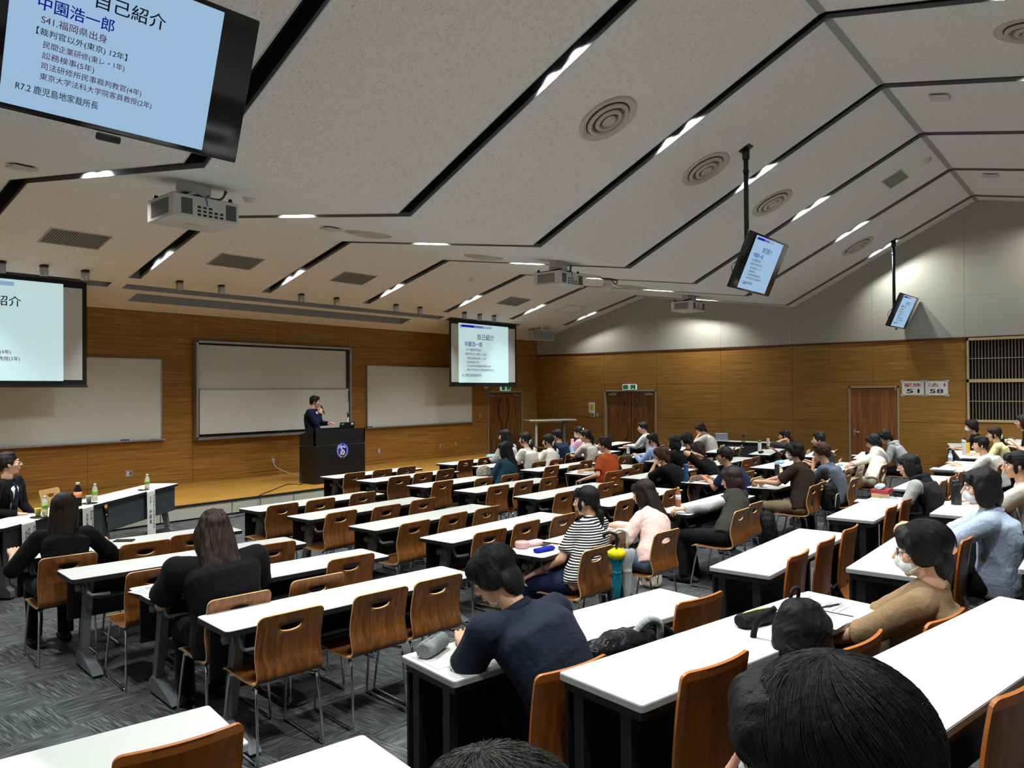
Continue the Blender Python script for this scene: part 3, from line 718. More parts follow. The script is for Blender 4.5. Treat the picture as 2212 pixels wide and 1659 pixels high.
SL_BG = mat('projected slide', (190, 222, 228), .9, spec=0, emit=(206, 238, 242), es=.62)
TV_BG = mat('monitor slide', (20, 30, 40), .3, spec=.3, emit=(166, 202, 236), es=.8)
def slide_inks(tag_, k):
    def e(n, c): return mat(tag_ + n, (10, 10, 10), .9, spec=0, emit=c, es=k)
    return [e(' title ink', (26, 28, 34)), e(' blue ink', (18, 30, 150)), e(' maroon ink', (84, 40, 70)), e(' bar blue', (34, 30, 178)), e(' bar mid', (112, 120, 214)), e(' bar pale', (166, 190, 226))]
INK_P = slide_inks('projected', .7); INK_T = slide_inks('monitor', .7)
LINES = [('自己紹介', .36, .70, .785, .10, 0, .012), ('中園浩一郎', .115, .455, .655, .085, 1, .014), ('S41.福岡県出身', .135, .43, .56, .052, 2, .006),
         ('【裁判官以外(東京) 12年】', .12, .535, .483, .052, 0, .006), ('民間企業研修(東レ・1年)', .155, .53, .41, .05, 2, .006), ('訟務検事(5年)', .155, .39, .345, .05, 2, .006),
         ('司法研修所民事裁判教官(4年)', .155, .63, .28, .05, 2, .006), ('東京大学法科大学院客員教授(2年)', .155, .69, .215, .05, 2, .006), ('R7.2 鹿児島地家裁所長', .06, .43, .125, .052, 0, .006)]
def slide(parent, Ws, Hs, x0, z0, y, bg, inks):
    """4:3 slide in the XZ plane of `parent`, lower corner x0, z0"""
    b = MB(); b.box((x0 + Ws / 2, y, z0 + Hs / 2), (Ws, .004, Hs)); s = b.build('slide', bg, parent)
    m = [MB() for _ in range(3)]
    for body, a, c, zc_, h, k, bold in LINES: put_text(m[k], body, x0 + a * Ws, x0 + c * Ws, z0 + zc_ * Hs, h * Hs, y - .0035, 0, bold)
    for k, nm in enumerate(('black_lettering', 'blue_lettering', 'maroon_lettering')): m[k].build(nm, inks[k], s)
    b = MB(); n = 10
    for i in range(n):
        a = .05 + .6 * i / n; b.box((x0 + (a + .03) * Ws, y - .003, z0 + .955 * Hs), (.06 * Ws, .002, .042 * Hs), 0 if i < 4 else (1 if i < 7 else 2))
    b.box((x0 + .03 * Ws, y - .003, z0 + .955 * Hs), (.02 * Ws, .002, .02 * Hs), 0); b.box((x0 + .04 * Ws, y - .003, z0 + .925 * Hs), (.012 * Ws, .002, .02 * Hs), 0)
    b.build('title_bar', inks[3:], s); return s
def projection_screen(x0, x1, Y, ztop, zbot, label, sl):
    t = thing('projection_screen', label, 'projector screen', ((x0 + x1) / 2, Y, zbot)); w = x1 - x0; h = ztop - zbot
    b = MB(); b.box((0, 0, h / 2), (w, .004, h), 0); f = b.build('screen_fabric', mat('screen black border', (12, 12, 14), .8), t)
    b = MB(); bd = .07; b.box((0, -.004, h / 2 - .01), (w - 2 * bd, .004, h - .2)); b.build('white_field', mat('screen white', (214, 216, 214), .9, spec=.05), f)
    b = MB(); b.box((0, 0, -.01), (w + .03, .035, .035), bev=.008); b.build('bottom_bar', BLACKP, t)
    slide(t, *sl, -.0085, SL_BG, INK_P); return t
SY = 13.22
a, c = aty(970, 687, SY), aty(1115, 700, SY); d_, e_ = aty(970, 833, SY), aty(1113, 833, SY)
zt, zb = zc(SY) - .004, (d_.z + e_.z) / 2; sa, sb, sc_ = aty(990, 697, SY), aty(1097, 707, SY), aty(1097, 827, SY)
mid = (a.x + c.x) / 2
sw_, sh_ = sb.x - sa.x, (sa.z + sb.z) / 2 - sc_.z
projection_screen(a.x, c.x, SY, zt, zb, 'lowered projector screen showing the slide, above the double doors by the corner', (sw_, sh_, sa.x - mid, sc_.z - zb))
wR = c.x - a.x
cL = aty(187, 605, SY); dL = aty(187, 833, SY); s1 = aty(136, 614, SY); s2 = aty(136, 823, SY)
xL0 = cL.x - wR; midL = (xL0 + cL.x) / 2
projection_screen(xL0, cL.x, SY, zt, dL.z, 'lowered projector screen with slide cut off by frame, above the panel table', (sw_, s1.z - s2.z, s1.x - sw_ - midL, s2.z - dL.z))

def hanging_monitor(x, y, z, yaw, tilt, Wd, label, pole_x=None):
    zt_ = zc(y + .16); t = thing('ceiling_monitor', label, 'monitor', (x, y, z), yaw, group='monitors hung from the ceiling on black poles')
    Hd = Wd * 9 / 16; M = Matrix.Rotation(tilt, 4, 'X')
    def part(b, n, m, p=t):
        o = b.build(n, m, p); return o
    b = MB(); b.box((0, .025, 0), (Wd, .05, Hd), 0, None, .008, 2); b.box((0, .068, -.03), (Wd * .8, .04, Hd * .7), 0, None, .012, 2); b.box((0, .10, -.05), (Wd * .35, .05, Hd * .5), 0, None, .01)
    cs = part(b, 'monitor_case', BLACKGL); cs.matrix_local = M
    b = MB(); b.box((.0, -.004, -Hd / 2 - .022), (.11, .02, .035), 0, None, .006); b.tube([(.0, -.018, -Hd / 2 - .026), (.0, -.014, -Hd / 2 - .026)], .008, 8); part(b, 'remote_sensor', BLACKPL, cs)
    k = Hd * .93; slide(cs, k * 4 / 3, k, -k * 2 / 3, -k / 2, -.003, TV_BG, INK_T)
    b = MB(); b.box((0, .17, .02), (.3, .03, .3), 0, None, .005); b.box((-.12, .14, 0), (.03, .09, .42)); b.box((.12, .14, 0), (.03, .09, .42)); b.tube([(-.16, .19, .06), (.16, .19, .06)], .022, 10); part(b, 'tilt_bracket', BLACKP)
    b = MB(); yy = .19; b.tube([(0, yy, -.1), (0, yy, zt_ - z + .01)], .032, 14); pl = part(b, 'hanging_pole', BLACKP)
    b = MB(); b.tube([(0, yy, zt_ - z - .16), (0, yy, zt_ - z - .02)], .048, 14); b.box((0, yy, zt_ - z - .01), (.17, .17, .012), 0, Matrix.Translation((0, yy, zt_ - z - .01)) @ Matrix.Rotation(-math.atan(.51), 4, 'X') @ Matrix.Translation((0, -yy, -(zt_ - z - .01)))); b.tube([(0, yy, zt_ - z - .34), (0, yy, zt_ - z - .30)], .04, 12); part(b, 'ceiling_flange', BLACKP, pl)
    b = MB(); b.tube(spline([(-Wd * .3, .09, .05), (-Wd * .42, .16, -.05), (-Wd * .38, .14, -.22), (-Wd * .22, .1, -.26)], 5), .006, 6, 0); part(b, 'cable', BLACKPL)
    return t
hanging_monitor(1.638, 3.637, 3.587, -.04, .356, 1.30, 'big near monitor with black sides filling the top corner, hung above the viewer')
hanging_monitor(10.022, 3.80, 3.649, -.007, .403, 1.33, 'black ceiling monitor on long pole over the middle of the hall')
hanging_monitor(18.302, 3.80, 3.662, -.059, .412, 1.31, 'black ceiling monitor seen edge on, near the grille wall')

# ------------------------------------------------------------------ ceiling fittings
def ceil_at(px, py, guess):
    Y = guess
    for _ in range(40):
        p = aty(px, py, Y)
        (ya, za), (yb, zb_) = next(((q, r) for q, r in zip(PROF, PROF[1:]) if r[0] <= Y <= q[0]))
        m = (zb_ - za) / (yb - ya); d = ray(px, py); tt = (za - m * ya - CAM_H) / (d.z - m * d.y); Y = max(min(tt * d.y, WY - .01), BY + .01)
    return aty(px, py, Y)
def slope_rot(Y):
    (ya, za), (yb, zb_) = next(((q, r) for q, r in zip(PROF, PROF[1:]) if r[0] <= Y <= q[0])); return math.atan((zb_ - za) / (yb - ya))
def fit(name, label, cat, px, py, guess, group=None):
    p = ceil_at(px, py, guess); t = thing(name, label, cat, p, 0, group); t.rotation_euler = (slope_rot(p.y), 0, 0); return t
def diffuser(px, py, guess, label, r=.33):
    t = fit('air_diffuser', label, 'air vent', px, py, guess, 'round air diffusers in the ceiling')
    b = MB(); b.lathe([(r, 0), (r, -.012), (r * .93, -.022), (r * .80, -.004), (r * .72, .0)], (0, 0, 0), 36); b.build('outer_ring', IVORY, t)
    for i, (ra, dz) in enumerate(((.72, -.006), (.47, -.016), (.24, -.026))):
        b = MB(); b.lathe([(r * ra, dz + .0), (r * ra * .995, dz - .014), (r * (ra - .10), dz - .034), (r * (ra - .14), dz - .02)] + ([(0, dz - .03)] if i == 2 else [(r * (ra - .14), dz)]), (0, 0, 0), 36); b.build('inner_cone', IVORY, t)
    b = MB(); b.lathe([(0, -.003), (r * .76, -.003), (r * .76, -.001), (0, -.001)], (0, 0, 0), 30); b.build('dark_throat', mat('dark throat', (34, 33, 32), .9), t)
diffuser(1313, 257, 4.5, 'round ceiling diffuser nearest the viewer, on the rising slope', .345)
diffuser(1524, 365, 4.5, 'round ceiling diffuser in front of the middle monitor pole', .345)
diffuser(1668, 438, 4.5, 'round ceiling diffuser just past the middle monitor pole', .345)
diffuser(1852, 532, 4.5, 'round ceiling diffuser near the far monitor pole', .345)
diffuser(2230, 66, 1.0, 'round ceiling diffuser on rear slope, cut by frame edge', .345)
diffuser(795, 505, 8.6, 'flat round ceiling diffuser beside the white access point', .345)
diffuser(1045, 555, 8.6, 'flat round ceiling diffuser left of the middle projector', .345)
diffuser(1262, 594, 8.6, 'flat round ceiling diffuser just behind the middle projector', .345)
diffuser(1365, 619, 8.6, 'flat round ceiling diffuser between the two farther projectors', .345)
def vent(px, py, guess, wx, wy, label, closed=False):
    t = fit('ceiling_vent', label, 'air vent', px, py, guess, 'square slatted vents in the ceiling')
    b = MB()
    for sx in (-1, 1): b.box((sx * (wx / 2 - .008), 0, -.004), (.016, wy, .012)); b.box((0, sx * (wy / 2 - .008), -.004), (wx, .016, .012))
    b.build('vent_frame', IVORY, t)
    b = MB(); b.box((0, 0, -.001), (wx - .03, wy - .03, .004)); b.build('vent_back', CEILSM if closed else mat('vent dark', (84, 87, 86), .9), t)
    if not closed:
        b = MB(); n = 22
        for i in range(n): b.box((-wx / 2 + .03 + (wx - .06) * i / (n - 1), 0, -.005), (.011, wy - .03, .008))
        b.build('vent_slats', mat('vent slat', (150, 152, 148), .6), t)
vent(163, 516, 11.6, .82, .50, 'slatted ceiling vent nearest the big near monitor')
vent(510, 565, 11.6, .82, .50, 'slatted ceiling vent second from the panel table end')
vent(764, 601, 11.6, .82, .50, 'slatted ceiling vent above the sliding whiteboard')
vent(1110, 651, 11.6, .82, .50, 'slatted ceiling vent just in front of middle projector')
vent(1233, 668, 11.6, .82, .50, 'flush closed ceiling hatch near the corner speaker', True)
vent(1934, 387, 3.2, .62, .36, 'small dark vent high on the rising slope')
def access_point(px, py, guess, label):
    t = fit('access_point', label, 'wireless access point', px, py, guess, 'white access points on the ceiling')
    b = MB(); b.box((0, 0, -.03), (.24, .24, .03), 0, None, .012, 2); b.lathe([(.10, -.045), (.098, -.052), (.07, -.056), (0, -.057)], (0, 0, 0), 20); b.build('access_point_body', WHITEPL, t)
    b = MB(); b.box((0, 0, -.008), (.15, .15, .016)); b.build('mount_plate', BLACKPL, t)
access_point(48, 357, 8.6, 'white ceiling access point below the near monitor')
access_point(716, 491, 8.6, 'white ceiling access point beside the flat diffuser')
access_point(1488, 639, 8.2, 'white ceiling access point against the farthest projector')
access_point(2030, 207, 1.8, 'white ceiling access point on rear slope, nearer one')
access_point(2140, 377, 1.8, 'white ceiling access point on rear slope, farther one')
t = fit('ceiling_camera', 'white dome camera on dark base beside middle projector', 'security camera', 1316, 602, 8.2)
b = MB(); b.box((0, 0, -.012), (.3, .22, .024)); b.build('camera_base', BLACKPL, t)
b = MB(); b.lathe([(.05, -.02), (.085, -.03), (.085, -.09), (.06, -.10), (.10, -.14), (.11, -.19), (.08, -.25), (.03, -.275), (0, -.28)], (-.04, 0, 0), 18); b.build('camera_dome', WHITEPL, t)
b = MB(); b.tube(spline([(.12, 0, -.02), (.2, 0, -.07), (.32, .02, -.08), (.36, .02, 0)], 5), .012, 6); b.build('cable', BLACKPL, t)
for px, py, g_, lb in ((2003, 345, 2.7, 'small white smoke detector near the main ridge'), (538, 428, 7.2, 'flat white ceiling disc behind the near projector'), (1020, 602, 11, 'small white detector on front slope above the lectern side'), (1352, 656, 11.4, 'small white detector near the wall corner slope')):
    t = fit('smoke_detector', lb, 'smoke detector', px, py, g_); b = MB(); b.lathe([(.07, 0), (.07, -.012), (.05, -.03), (.045, -.045), (.0, -.05)], (0, 0, 0), 18); b.build('detector_body', WHITEPL, t)
for i, (px, py, lb) in enumerate(((3, 572, 'at frame edge above the screen'), (95, 580, 'second along above cut-off screen'), (184, 591, 'over the corner of the cut-off screen'), (388, 614, 'first beyond the cut-off screen'), (478, 623, 'second beyond the cut-off screen'), (651, 642, 'third beyond the cut-off screen'), (727, 650, 'fourth beyond the cut-off screen'), (855, 664, 'above the standing speaker'), (907, 670, 'last before the corner screen'), (1003, 681, 'over the lectern end of corner screen'), (1036, 685, 'over the middle of corner screen'), (1067, 688, 'over the door end of corner screen'))):
    p = ceil_at(px, py - 6, 12.9); t = thing('cylinder_downlight', 'small white cylinder downlight on front slope, ' + lb, 'ceiling light', p, 0, 'unlit cylinder downlights along the front')
    b = MB(); b.lathe([(.045, .02), (.045, -.02), (.058, -.022), (.058, -.15), (.05, -.155), (.044, -.13), (0, -.13)], (0, 0, 0), 18); b.build('downlight_can', SILVER, t)
    b = MB(); b.lathe([(.063, .012), (.063, -.018), (.045, -.02)], (0, 0, 0), 18); b.build('mount_collar', BLACKPL, t)
# corner loudspeaker
p = ceil_at(1172, 706, 13); t = thing('wall_speaker', 'white box loudspeaker with grey grille hanging in the far corner', 'loudspeaker', (p.x, p.y, p.z - .25), math.radians(-24))
b = MB(); b.prism([(-.36, -.05), (.36, -.05), (.40, .10), (.28, .28), (-.28, .28), (-.40, .10)], 2, -.14, .14); b.build('speaker_body', IVORY, t)
b = MB(); b.box((0, -.06, 0), (.66, .02, .24), 0, None, .008); b.build('speaker_grille', mat('speaker grille', (126, 132, 134), .7), t)
b = MB(); b.box((0, .06, .17), (.5, .06, .05)); b.box((0, .06, .21), (.12, .1, .12)); b.build('mount_bracket', IVORY, t)
# projectors
def projector(px, py, guess, yaw, label, drop=.2, sc=1.0):
    p = ceil_at(px, py, guess); t = thing('ceiling_projector', label, 'projector', p, yaw, 'projectors under the smooth ceiling strip')
    Wp, Dp, Hp = .52 * sc, .42 * sc, .17 * sc; z = -drop - Hp / 2
    b = MB(); b.box((0, 0, -.05), (.30, .16, .13), 0, None, .004); b.build('ceiling_box', WHITEPL, t)
    b = MB(); b.box((0, 0, -drop + .055), (.26, .2, .06)); b.box((-.12, .0, -drop + .03), (.02, Dp * 1.0, .03)); b.build('mount_bracket', SILVER, t)
    b = MB(); b.box((0, 0, -drop + .008), (Wp * .92, Dp * .8, .014)); b.tube([(-Wp * .42, Dp * .36, -drop + .02), (-Wp * .42, Dp * .36, -drop + .05)], .02, 8); b.tube([(Wp * .42, -Dp * .36, -drop + .02), (Wp * .42, -Dp * .36, -drop + .05)], .02, 8); b.build('mount_plate', BLACKP, t)
    b = MB(); b.box((0, 0, z), (Wp, Dp, Hp), 0, None, .012, 2); b.box((0, 0, z - Hp / 2 - .001), (Wp * .24, .006, .003), 1); bd = b.build('projector_body', [WHITEPL, GREYINK], t)
    DK = mat('vent dark', (84, 87, 86), .9)
    b = MB(); n = 12
    for i in range(n): b.box((-Wp / 2 - .001, 0, z - Hp * .32 + Hp * .64 * i / (n - 1)), (.006, Dp * .66, Hp * .028))
    b.build('side_louvre', DK, bd)
    for fx in (-.30, .37): b = MB(); b.box((Wp * fx, -Dp / 2 - .001, z), (Wp * .165, .005, Hp * .69), 0, None, .002); b.build('fan_grille', DK, bd)
    b = MB()
    for r_, zz in enumerate((.02, -.1, -.22)):
        for c_ in range(5 if r_ else 3): b.box((-Wp * .12 + c_ * Wp * .085, -Dp / 2 - .001, z + zz * Hp * 1.4), (Wp * .05, .006, Hp * .09))
    b.build('socket_row', BLACKPL, bd)
    b = MB(); b.tube([(Wp * .12, Dp / 2, z), (Wp * .12, Dp / 2 + .03, z)], .05 * sc, 16); b.build('lens_barrel', BLACKPL, bd)
    b = MB(); b.tube(spline([(.02, -Dp / 2 + .02, -drop + .02), (.10, -.1, -drop + .05), (.26, -.05, -drop + .07), (.33, -.02, -.06), (.36, 0, .03)], 6), .011, 6); b.tube(spline([(.0, -Dp / 2 - .01, z + .03), (-.02, -Dp / 2 - .03, -drop + .0), (.2, -.1, -drop + .02), (.36, .03, -.05), (.42, .05, .04)], 6), .006, 6, 1); b.tube(spline([(-.2, 0, -drop + .03), (-.1, -.12, -drop + .06), (.1, -.12, -drop + .02)], 5), .012, 6); b.build('cable', [BLACKPL, BLUE], t)
projector(418, 398, 7.6, math.radians(-2), 'big white projector hanging nearest, below the near monitor', .19, 1.35)
projector(1206, 566, 7.9, math.radians(-2), 'white projector at the middle of the ceiling', .20, 1.3)
projector(1486, 638, 8.0, math.radians(-2), 'smallest looking white projector by the far wall', .17, 1.3)

# ------------------------------------------------------------------ signs and plates
def emergency_exit(loc, rz, label):
    t = thing('exit_sign', label, 'exit sign', loc, rz); G = mat('exit green', (10, 88, 60), .5, emit=(8, 96, 62), es=.35); Wt = mat('exit white', (225, 232, 226), .5, emit=(220, 235, 226), es=.5)
    b = MB(); b.box((0, -.02, 0), (.44, .04, .15), 0, None, .004); b.build('sign_case', Wt, t)
    b = MB()
    for sx in (-1, 1): b.box((sx * .12, -.041, 0), (.165, .003, .125))
    b.build('green_field', G, t)
    b = MB(); b.ball((.008, -.042, .042), (.011, .002, .012), 0, None, 10, 6)
    for pts in ([(.006, .026), (-.004, -.006)], [(-.004, -.006), (.016, -.026), (.010, -.054)], [(-.004, -.006), (-.016, -.032), (-.034, -.036)], [(.004, .022), (.022, .008), (.03, .016)], [(.004, .022), (-.018, .018), (-.024, .0)]):
        b.tube([(x_, -.042, z_) for x_, z_ in pts], .0055, 6)
    b.build('running_figure', G, t)
    b = MB(); b.box((.115, -.0435, -.038), (.05, .002, .012)); b.build('arrow', Wt, t)
emergency_exit((17.41, WY, 2.085), 0, 'green emergency exit sign under the projector screen, over front double doors')
emergency_exit((WX, 10.98, 2.09), -PI / 2, 'green emergency exit sign over the side wall double doors')
t = thing('wall_clock', 'round wall clock half hidden behind the projector screen', 'clock', (aty(1048, 830, WY).x, WY, 2.2))
b = MB(); b.tube([(0, 0, 0), (0, -.04, 0)], .15, 28); b.build('clock_case', GREYMET, t)
b = MB(); b.tube([(0, -.04, 0), (0, -.043, 0)], .135, 28); fc = b.build('clock_face', PAPER, t)
b = MB()
for i in range(12): a_ = i * PI / 6; b.box((0, -.045, .118), (.006, .002, .02), 0, Matrix.Rotation(a_, 4, 'Y'))
b.box((0, -.046, .035), (.007, .002, .07), 0, Matrix.Rotation(2.6, 4, 'Y')); b.box((0, -.047, .05), (.005, .002, .1), 0, Matrix.Rotation(3.3, 4, 'Y')); b.build('clock_hands', INK, fc)
def plate(loc, rz, label, two=True, w=.12, h=.12):
    t = thing('wall_outlet', label, 'wall outlet', loc, rz); b = MB(); b.box((0, -.005, 0), (w, .01, h), 0, None, .003); b.build('cover_plate', SILVER, t)
    b = MB(); b.box((-w * .17, -.011, 0), (w * .3, .006, h * .6), 0); b.build('socket', WHITEPL, t)
    if two: b = MB(); b.tube([(w * .24, -.01, 0), (w * .24, -.014, 0)], w * .12, 10); b.build('key_switch', BLACKPL, t)
for px, py, lb, tw in ((278, 1023, 'double outlet plate behind the panel table', True), (589, 994, 'outlet with white plug beside the lectern', False), (819.6, 973.6, 'double outlet plate below whiteboard, doorward of lectern', True), (951, 962, 'small outlet under end of far whiteboard', False), (984.5, 958.7, 'narrow outlet nearest front double doors', False), (1037, 899, 'light switch plate beside front double doors', False)):
    q = aty(px, py, WY); plate((q.x, WY, q.z), 0, lb, tw, .13 if tw else .075, .13 if tw else .12)
q = atx(1291, 897, WX); plate((WX, q.y, q.z), -PI / 2, 'small switch plate beside the intercom', False, .07, .12)
q = atx(1281, 896, WX); t = thing('wall_intercom', 'small square intercom under yellow notice', 'intercom', (WX, q.y, q.z), -PI / 2)
b = MB(); b.box((0, -.012, 0), (.13, .024, .14), 0, None, .006); b.build('intercom_case', WHITEPL, t); b = MB(); b.box((0, -.025, .0), (.09, .004, .095)); b.build('intercom_panel', GREYMET, t)
q = atx(1278.5, 880, WX); t = thing('wall_notice', 'white notice with yellow burst beside side double doors', 'notice', (WX, q.y, q.z), -PI / 2)
b = MB(); b.box((0, -.002, 0), (.21, .003, .30)); sh = b.build('notice_sheet', PAPER, t)
b = MB(); n = 22; b.prism([((.085 if i % 2 else .074) * math.cos(2 * PI * i / n), (.10 if i % 2 else .088) * math.sin(2 * PI * i / n) + .005) for i in range(n)], 1, -.006, -.004); b.build('yellow_burst', mat('yellow print', (214, 206, 30), .8), sh)
b = MB()
for i, w_ in enumerate((.10, .08, .06, .09)): b.box((.0, -.0065, .055 - i * .035), (w_, .001, .011))
b.build('printed_lines', INK, sh)
# two taped class sheets
for i, (x_px, body, num, lb) in enumerate(((1972, '家族', '51', 'taped paper sheet with red heading, reading 51'), (2023, '法 I', '58', 'taped paper sheet with red heading, reading 58'))):
    q = atx(x_px, 838.5, WX); t = thing('taped_sheet', lb, 'paper sign', (WX, q.y, q.z), -PI / 2, 'class sheets taped beside the single door')
    b = MB(); b.box((0, -.002, 0), (.44, .003, .31)); sh = b.build('paper_sheet', PAPER, t)
    b = MB(); put_text(b, body, -.18, .17, .072, .085, -.0045, 0, .02); b.build('red_lettering', RED, sh)
    b = MB(); put_text(b, num, -.13, .13, -.065, .085, -.0045, 0, .045); b.build('black_lettering', INK, sh)
    b = MB()
    for sx in (-1, 1):
        for sz in (-1, 1): b.box((sx * .21, -.0055, sz * .155), (.075, .001, .05))
    b.build('tape', mat('clear tape', (220, 214, 206), .5, alpha=.55), sh)

# ------------------------------------------------------------------ lectern and things on it
LZ = .25
t = thing('lectern', 'black lectern with blue round emblem standing on the stage', 'lectern', (9.66, 12.32, LZ)); LW, LD = 1.24, .47
b = MB(); b.box((0, 0, .36), (LW, LD, .70)); b.box((0, 0, .005), (LW - .06, LD - .06, .02)); b.build('lectern_body', mat('lectern black', (19, 17, 17), .38), t)
b = MB(); b.box((0, 0, .722), (LW + .004, LD + .004, .006)); b.build('trim_line', mat('lectern trim', (92, 86, 76), .4), t)
b = MB(); b.prism([(-LD / 2, .725), (LD / 2, .725), (LD / 2, .93), (LD / 2 - .02, .94), (-LD / 2 + .12, 1.03), (-LD / 2, 1.03)], 0, -LW / 2, -LW / 2 + .03); b.prism([(-LD / 2, .725), (LD / 2, .725), (LD / 2, .93), (LD / 2 - .02, .94), (-LD / 2 + .12, 1.03), (-LD / 2, 1.03)], 0, LW / 2 - .03, LW / 2)
b.box((0, -LD / 2 + .015, .878), (LW, .03, .306)); b.box((0, 0, .90), (LW - .04, LD - .04, .02)); b.build('lectern_hood', mat('lectern black', (19, 17, 17), .38), t)
ex, ez = aty(739.5, 973.5, 12.085).x - 9.66, aty(739.5, 973.5, 12.085).z - LZ
b = MB(); b.tube([(ex, -LD / 2 - .001, ez), (ex, -LD / 2 - .006, ez)], .157, 40); em = b.build('emblem_disc', mat('emblem blue', (22, 26, 140), .35, emit=(20, 24, 140), es=.05), t)
b = MB()
def S_(pts, r0=.012): b.tube([(ex + x_ * .157, -LD / 2 - .008, ez + z_ * .157) for x_, z_ in pts], r0, 6)
S_(spline([(.40, .46), (.22, .40), (.02, .52), (-.16, .44), (-.20, .26), (-.05, .10), (.16, -.02), (.26, -.18), (.18, -.38), (-.04, -.46), (-.22, -.36), (-.38, -.44)], 5), .0125)
S_([(-.16, .38), (-.16, -.08)], .008); S_([(.02, .06), (.02, -.40)], .006); S_([(.22, .36), (.36, .50)], .007); S_([(-.40, -.22), (-.14, .0)], .008); S_([(-.30, -.34), (-.02, -.10)], .006)
b.build('emblem_letter', PAPER, em)
b = MB()
for sx in (-1, 1):
    for i in range(13):
        a_ = math.radians(-78 + i * 12.2); cx_, cz_ = .80 * math.cos(a_), .80 * math.sin(a_)
        b.ball((0, 0, 0), (.0125, .002, .006), 0, Matrix.Translation((ex + sx * cx_ * .157, -LD / 2 - .007, ez + cz_ * .157)) @ Matrix.Rotation(-sx * (a_ + .5), 4, 'Y') if sx > 0 else Matrix.Translation((ex - cx_ * .157, -LD / 2 - .007, ez + cz_ * .157)) @ Matrix.Rotation(a_ + .5, 4, 'Y'), 8, 5)
        b.ball((0, 0, 0), (.010, .002, .005), 0, Matrix.Translation((ex + sx * cx_ * .142, -LD / 2 - .007, ez + cz_ * .142)) @ Matrix.Rotation(-sx * (a_ - .6), 4, 'Y'), 8, 5)
b.build('emblem_wreath', PAPER, em)
q = aty(734, 912, 12.36); t = thing('laptop', 'open black laptop seen from behind on the lectern', 'laptop', (q.x, 12.30, LZ + .91), PI)
b = MB(); b.box((0, .0, .012), (.35, .24, .02), 0, None, .004); b.build('laptop_base', BLACKPL, t)
b = MB(); M = Matrix.Translation((0, .125, .02)) @ Matrix.Rotation(math.radians(-14), 4, 'X'); b.box((0, 0, .115), (.37, .012, .24), 0, M, .004); ld_ = b.build('laptop_lid', BLACKPL, t)
b = MB(); b.box((.12, .008, .20), (.07, .002, .03), 0, M); b.box((-.12, .008, .20), (.06, .002, .04), 1, M); b.build('lid_sticker', [mat('teal sticker', (70, 150, 140), .5), PAPER], ld_)
q = aty(752, 905, 12.2); t = thing('microphone_stand', 'thin white microphone holder at door end of lectern', 'microphone stand', (q.x, 12.2, LZ + .91))
b = MB(); b.tube([(0, 0, 0), (0, 0, .36)], .009, 8); b.tube([(0, 0, 0), (0, 0, .012)], .035, 14); b.build('stand_post', WHITEPL, t); b = MB(); b.tube([(-.01, 0, .35), (.01, 0, .42)], .018, 8); b.tube([(-.03, 0, .42), (.05, 0, .42)], .014, 8); b.build('mic_clip', BLACKPL, t)
q = aty(589, 994, WY - .02); t = thing('power_cord', 'white cord drooping from wall outlet to the lectern', 'cord', (0, 0, 0))
b = MB(); b.tube(spline([(q.x, q.y - .01, q.z), (q.x + .03, q.y - .08, q.z - .14), (q.x + .18, q.y - .3, .30), (q.x + .2, q.y - .8, .262), (9.1, 12.6, .262), (9.06, 12.45, .30)], 8), .007, 6); b.build('cord_wire', WHITEPL, t); b = MB(); b.box((q.x, q.y - .01, q.z), (.035, .05, .04), 0, None, .005); b.build('plug', WHITEPL, t)
t = thing('floor_cable', 'black cable running from lectern down over the stage edge', 'cable', (0, 0, 0)); P_ = [atz(647, 1010, .5), atz(640, 1030, .262), atz(622, 1046, .259), atz(590, 1058, .259), atz(566, 1070, .259)]
e2 = Vector((8.0 - .12, SE - .012, .262)); b = MB()
P_ = [Vector((9.03, 12.5, .55)), Vector((8.99, 12.45, .40)), Vector((8.9, 12.3, .262))] + P_[2:4] + [Vector((P_[4].x, SE + .03, .262)), Vector((P_[4].x - .03, SE - .03, .235)), Vector((P_[4].x - .12, SE - .12, .05)), Vector((P_[4].x - .3, SE - .2, .008)), Vector((P_[4].x - .9, SE - .35, .008))]
b.tube(spline([tuple(v) for v in P_], 6), .008, 6); b.build('cable_wire', BLACKPL, t)
# tall white stand table in the corner
q1, q2 = aty(1140, 912, 13.6), aty(1232, 912, 12.6)
t = thing('standing_table', 'tall white narrow table standing in the far corner', 'table', (18.05, 13.1, 0), math.radians(-28)); tz = 1.17
b = MB(); b.prism(rrect(1.5, .5, .02), 2, tz - .03, tz); b.build('table_top', WHITEPL, t)
for sx in (-1, 1):
    b = MB(); b.box((sx * .45, 0, (tz - .03) / 2), (.07, .07, tz - .03)); lg = b.build('leg', GREYMET if sx > 0 else WHITEPL, t); b = MB(); b.box((sx * .45, 0, .02), (.07, .48, .04), 0, None, .008); b.build('foot', WHITEPL, lg)
b = MB(); b.box((0, 0, tz - .055), (.9, .06, .05)); b.build('cross_bar', WHITEPL, t)
q = atz(1129, 928.5, .80); dup(c0, (17.3, 12.9, 0), math.radians(15), 'plywood chair standing alone beside front double doors and tall table')
# pale chair behind the panel table
pc = thing('plywood_chair', 'pale empty plywood chair behind the panel table', 'chair', (4.10, 10.55, 0), math.radians(180 + 36.5), 'x'); pc['group'] = 'chairs at the panel table'; plywood_chair_parts(pc, PALEWOOD)

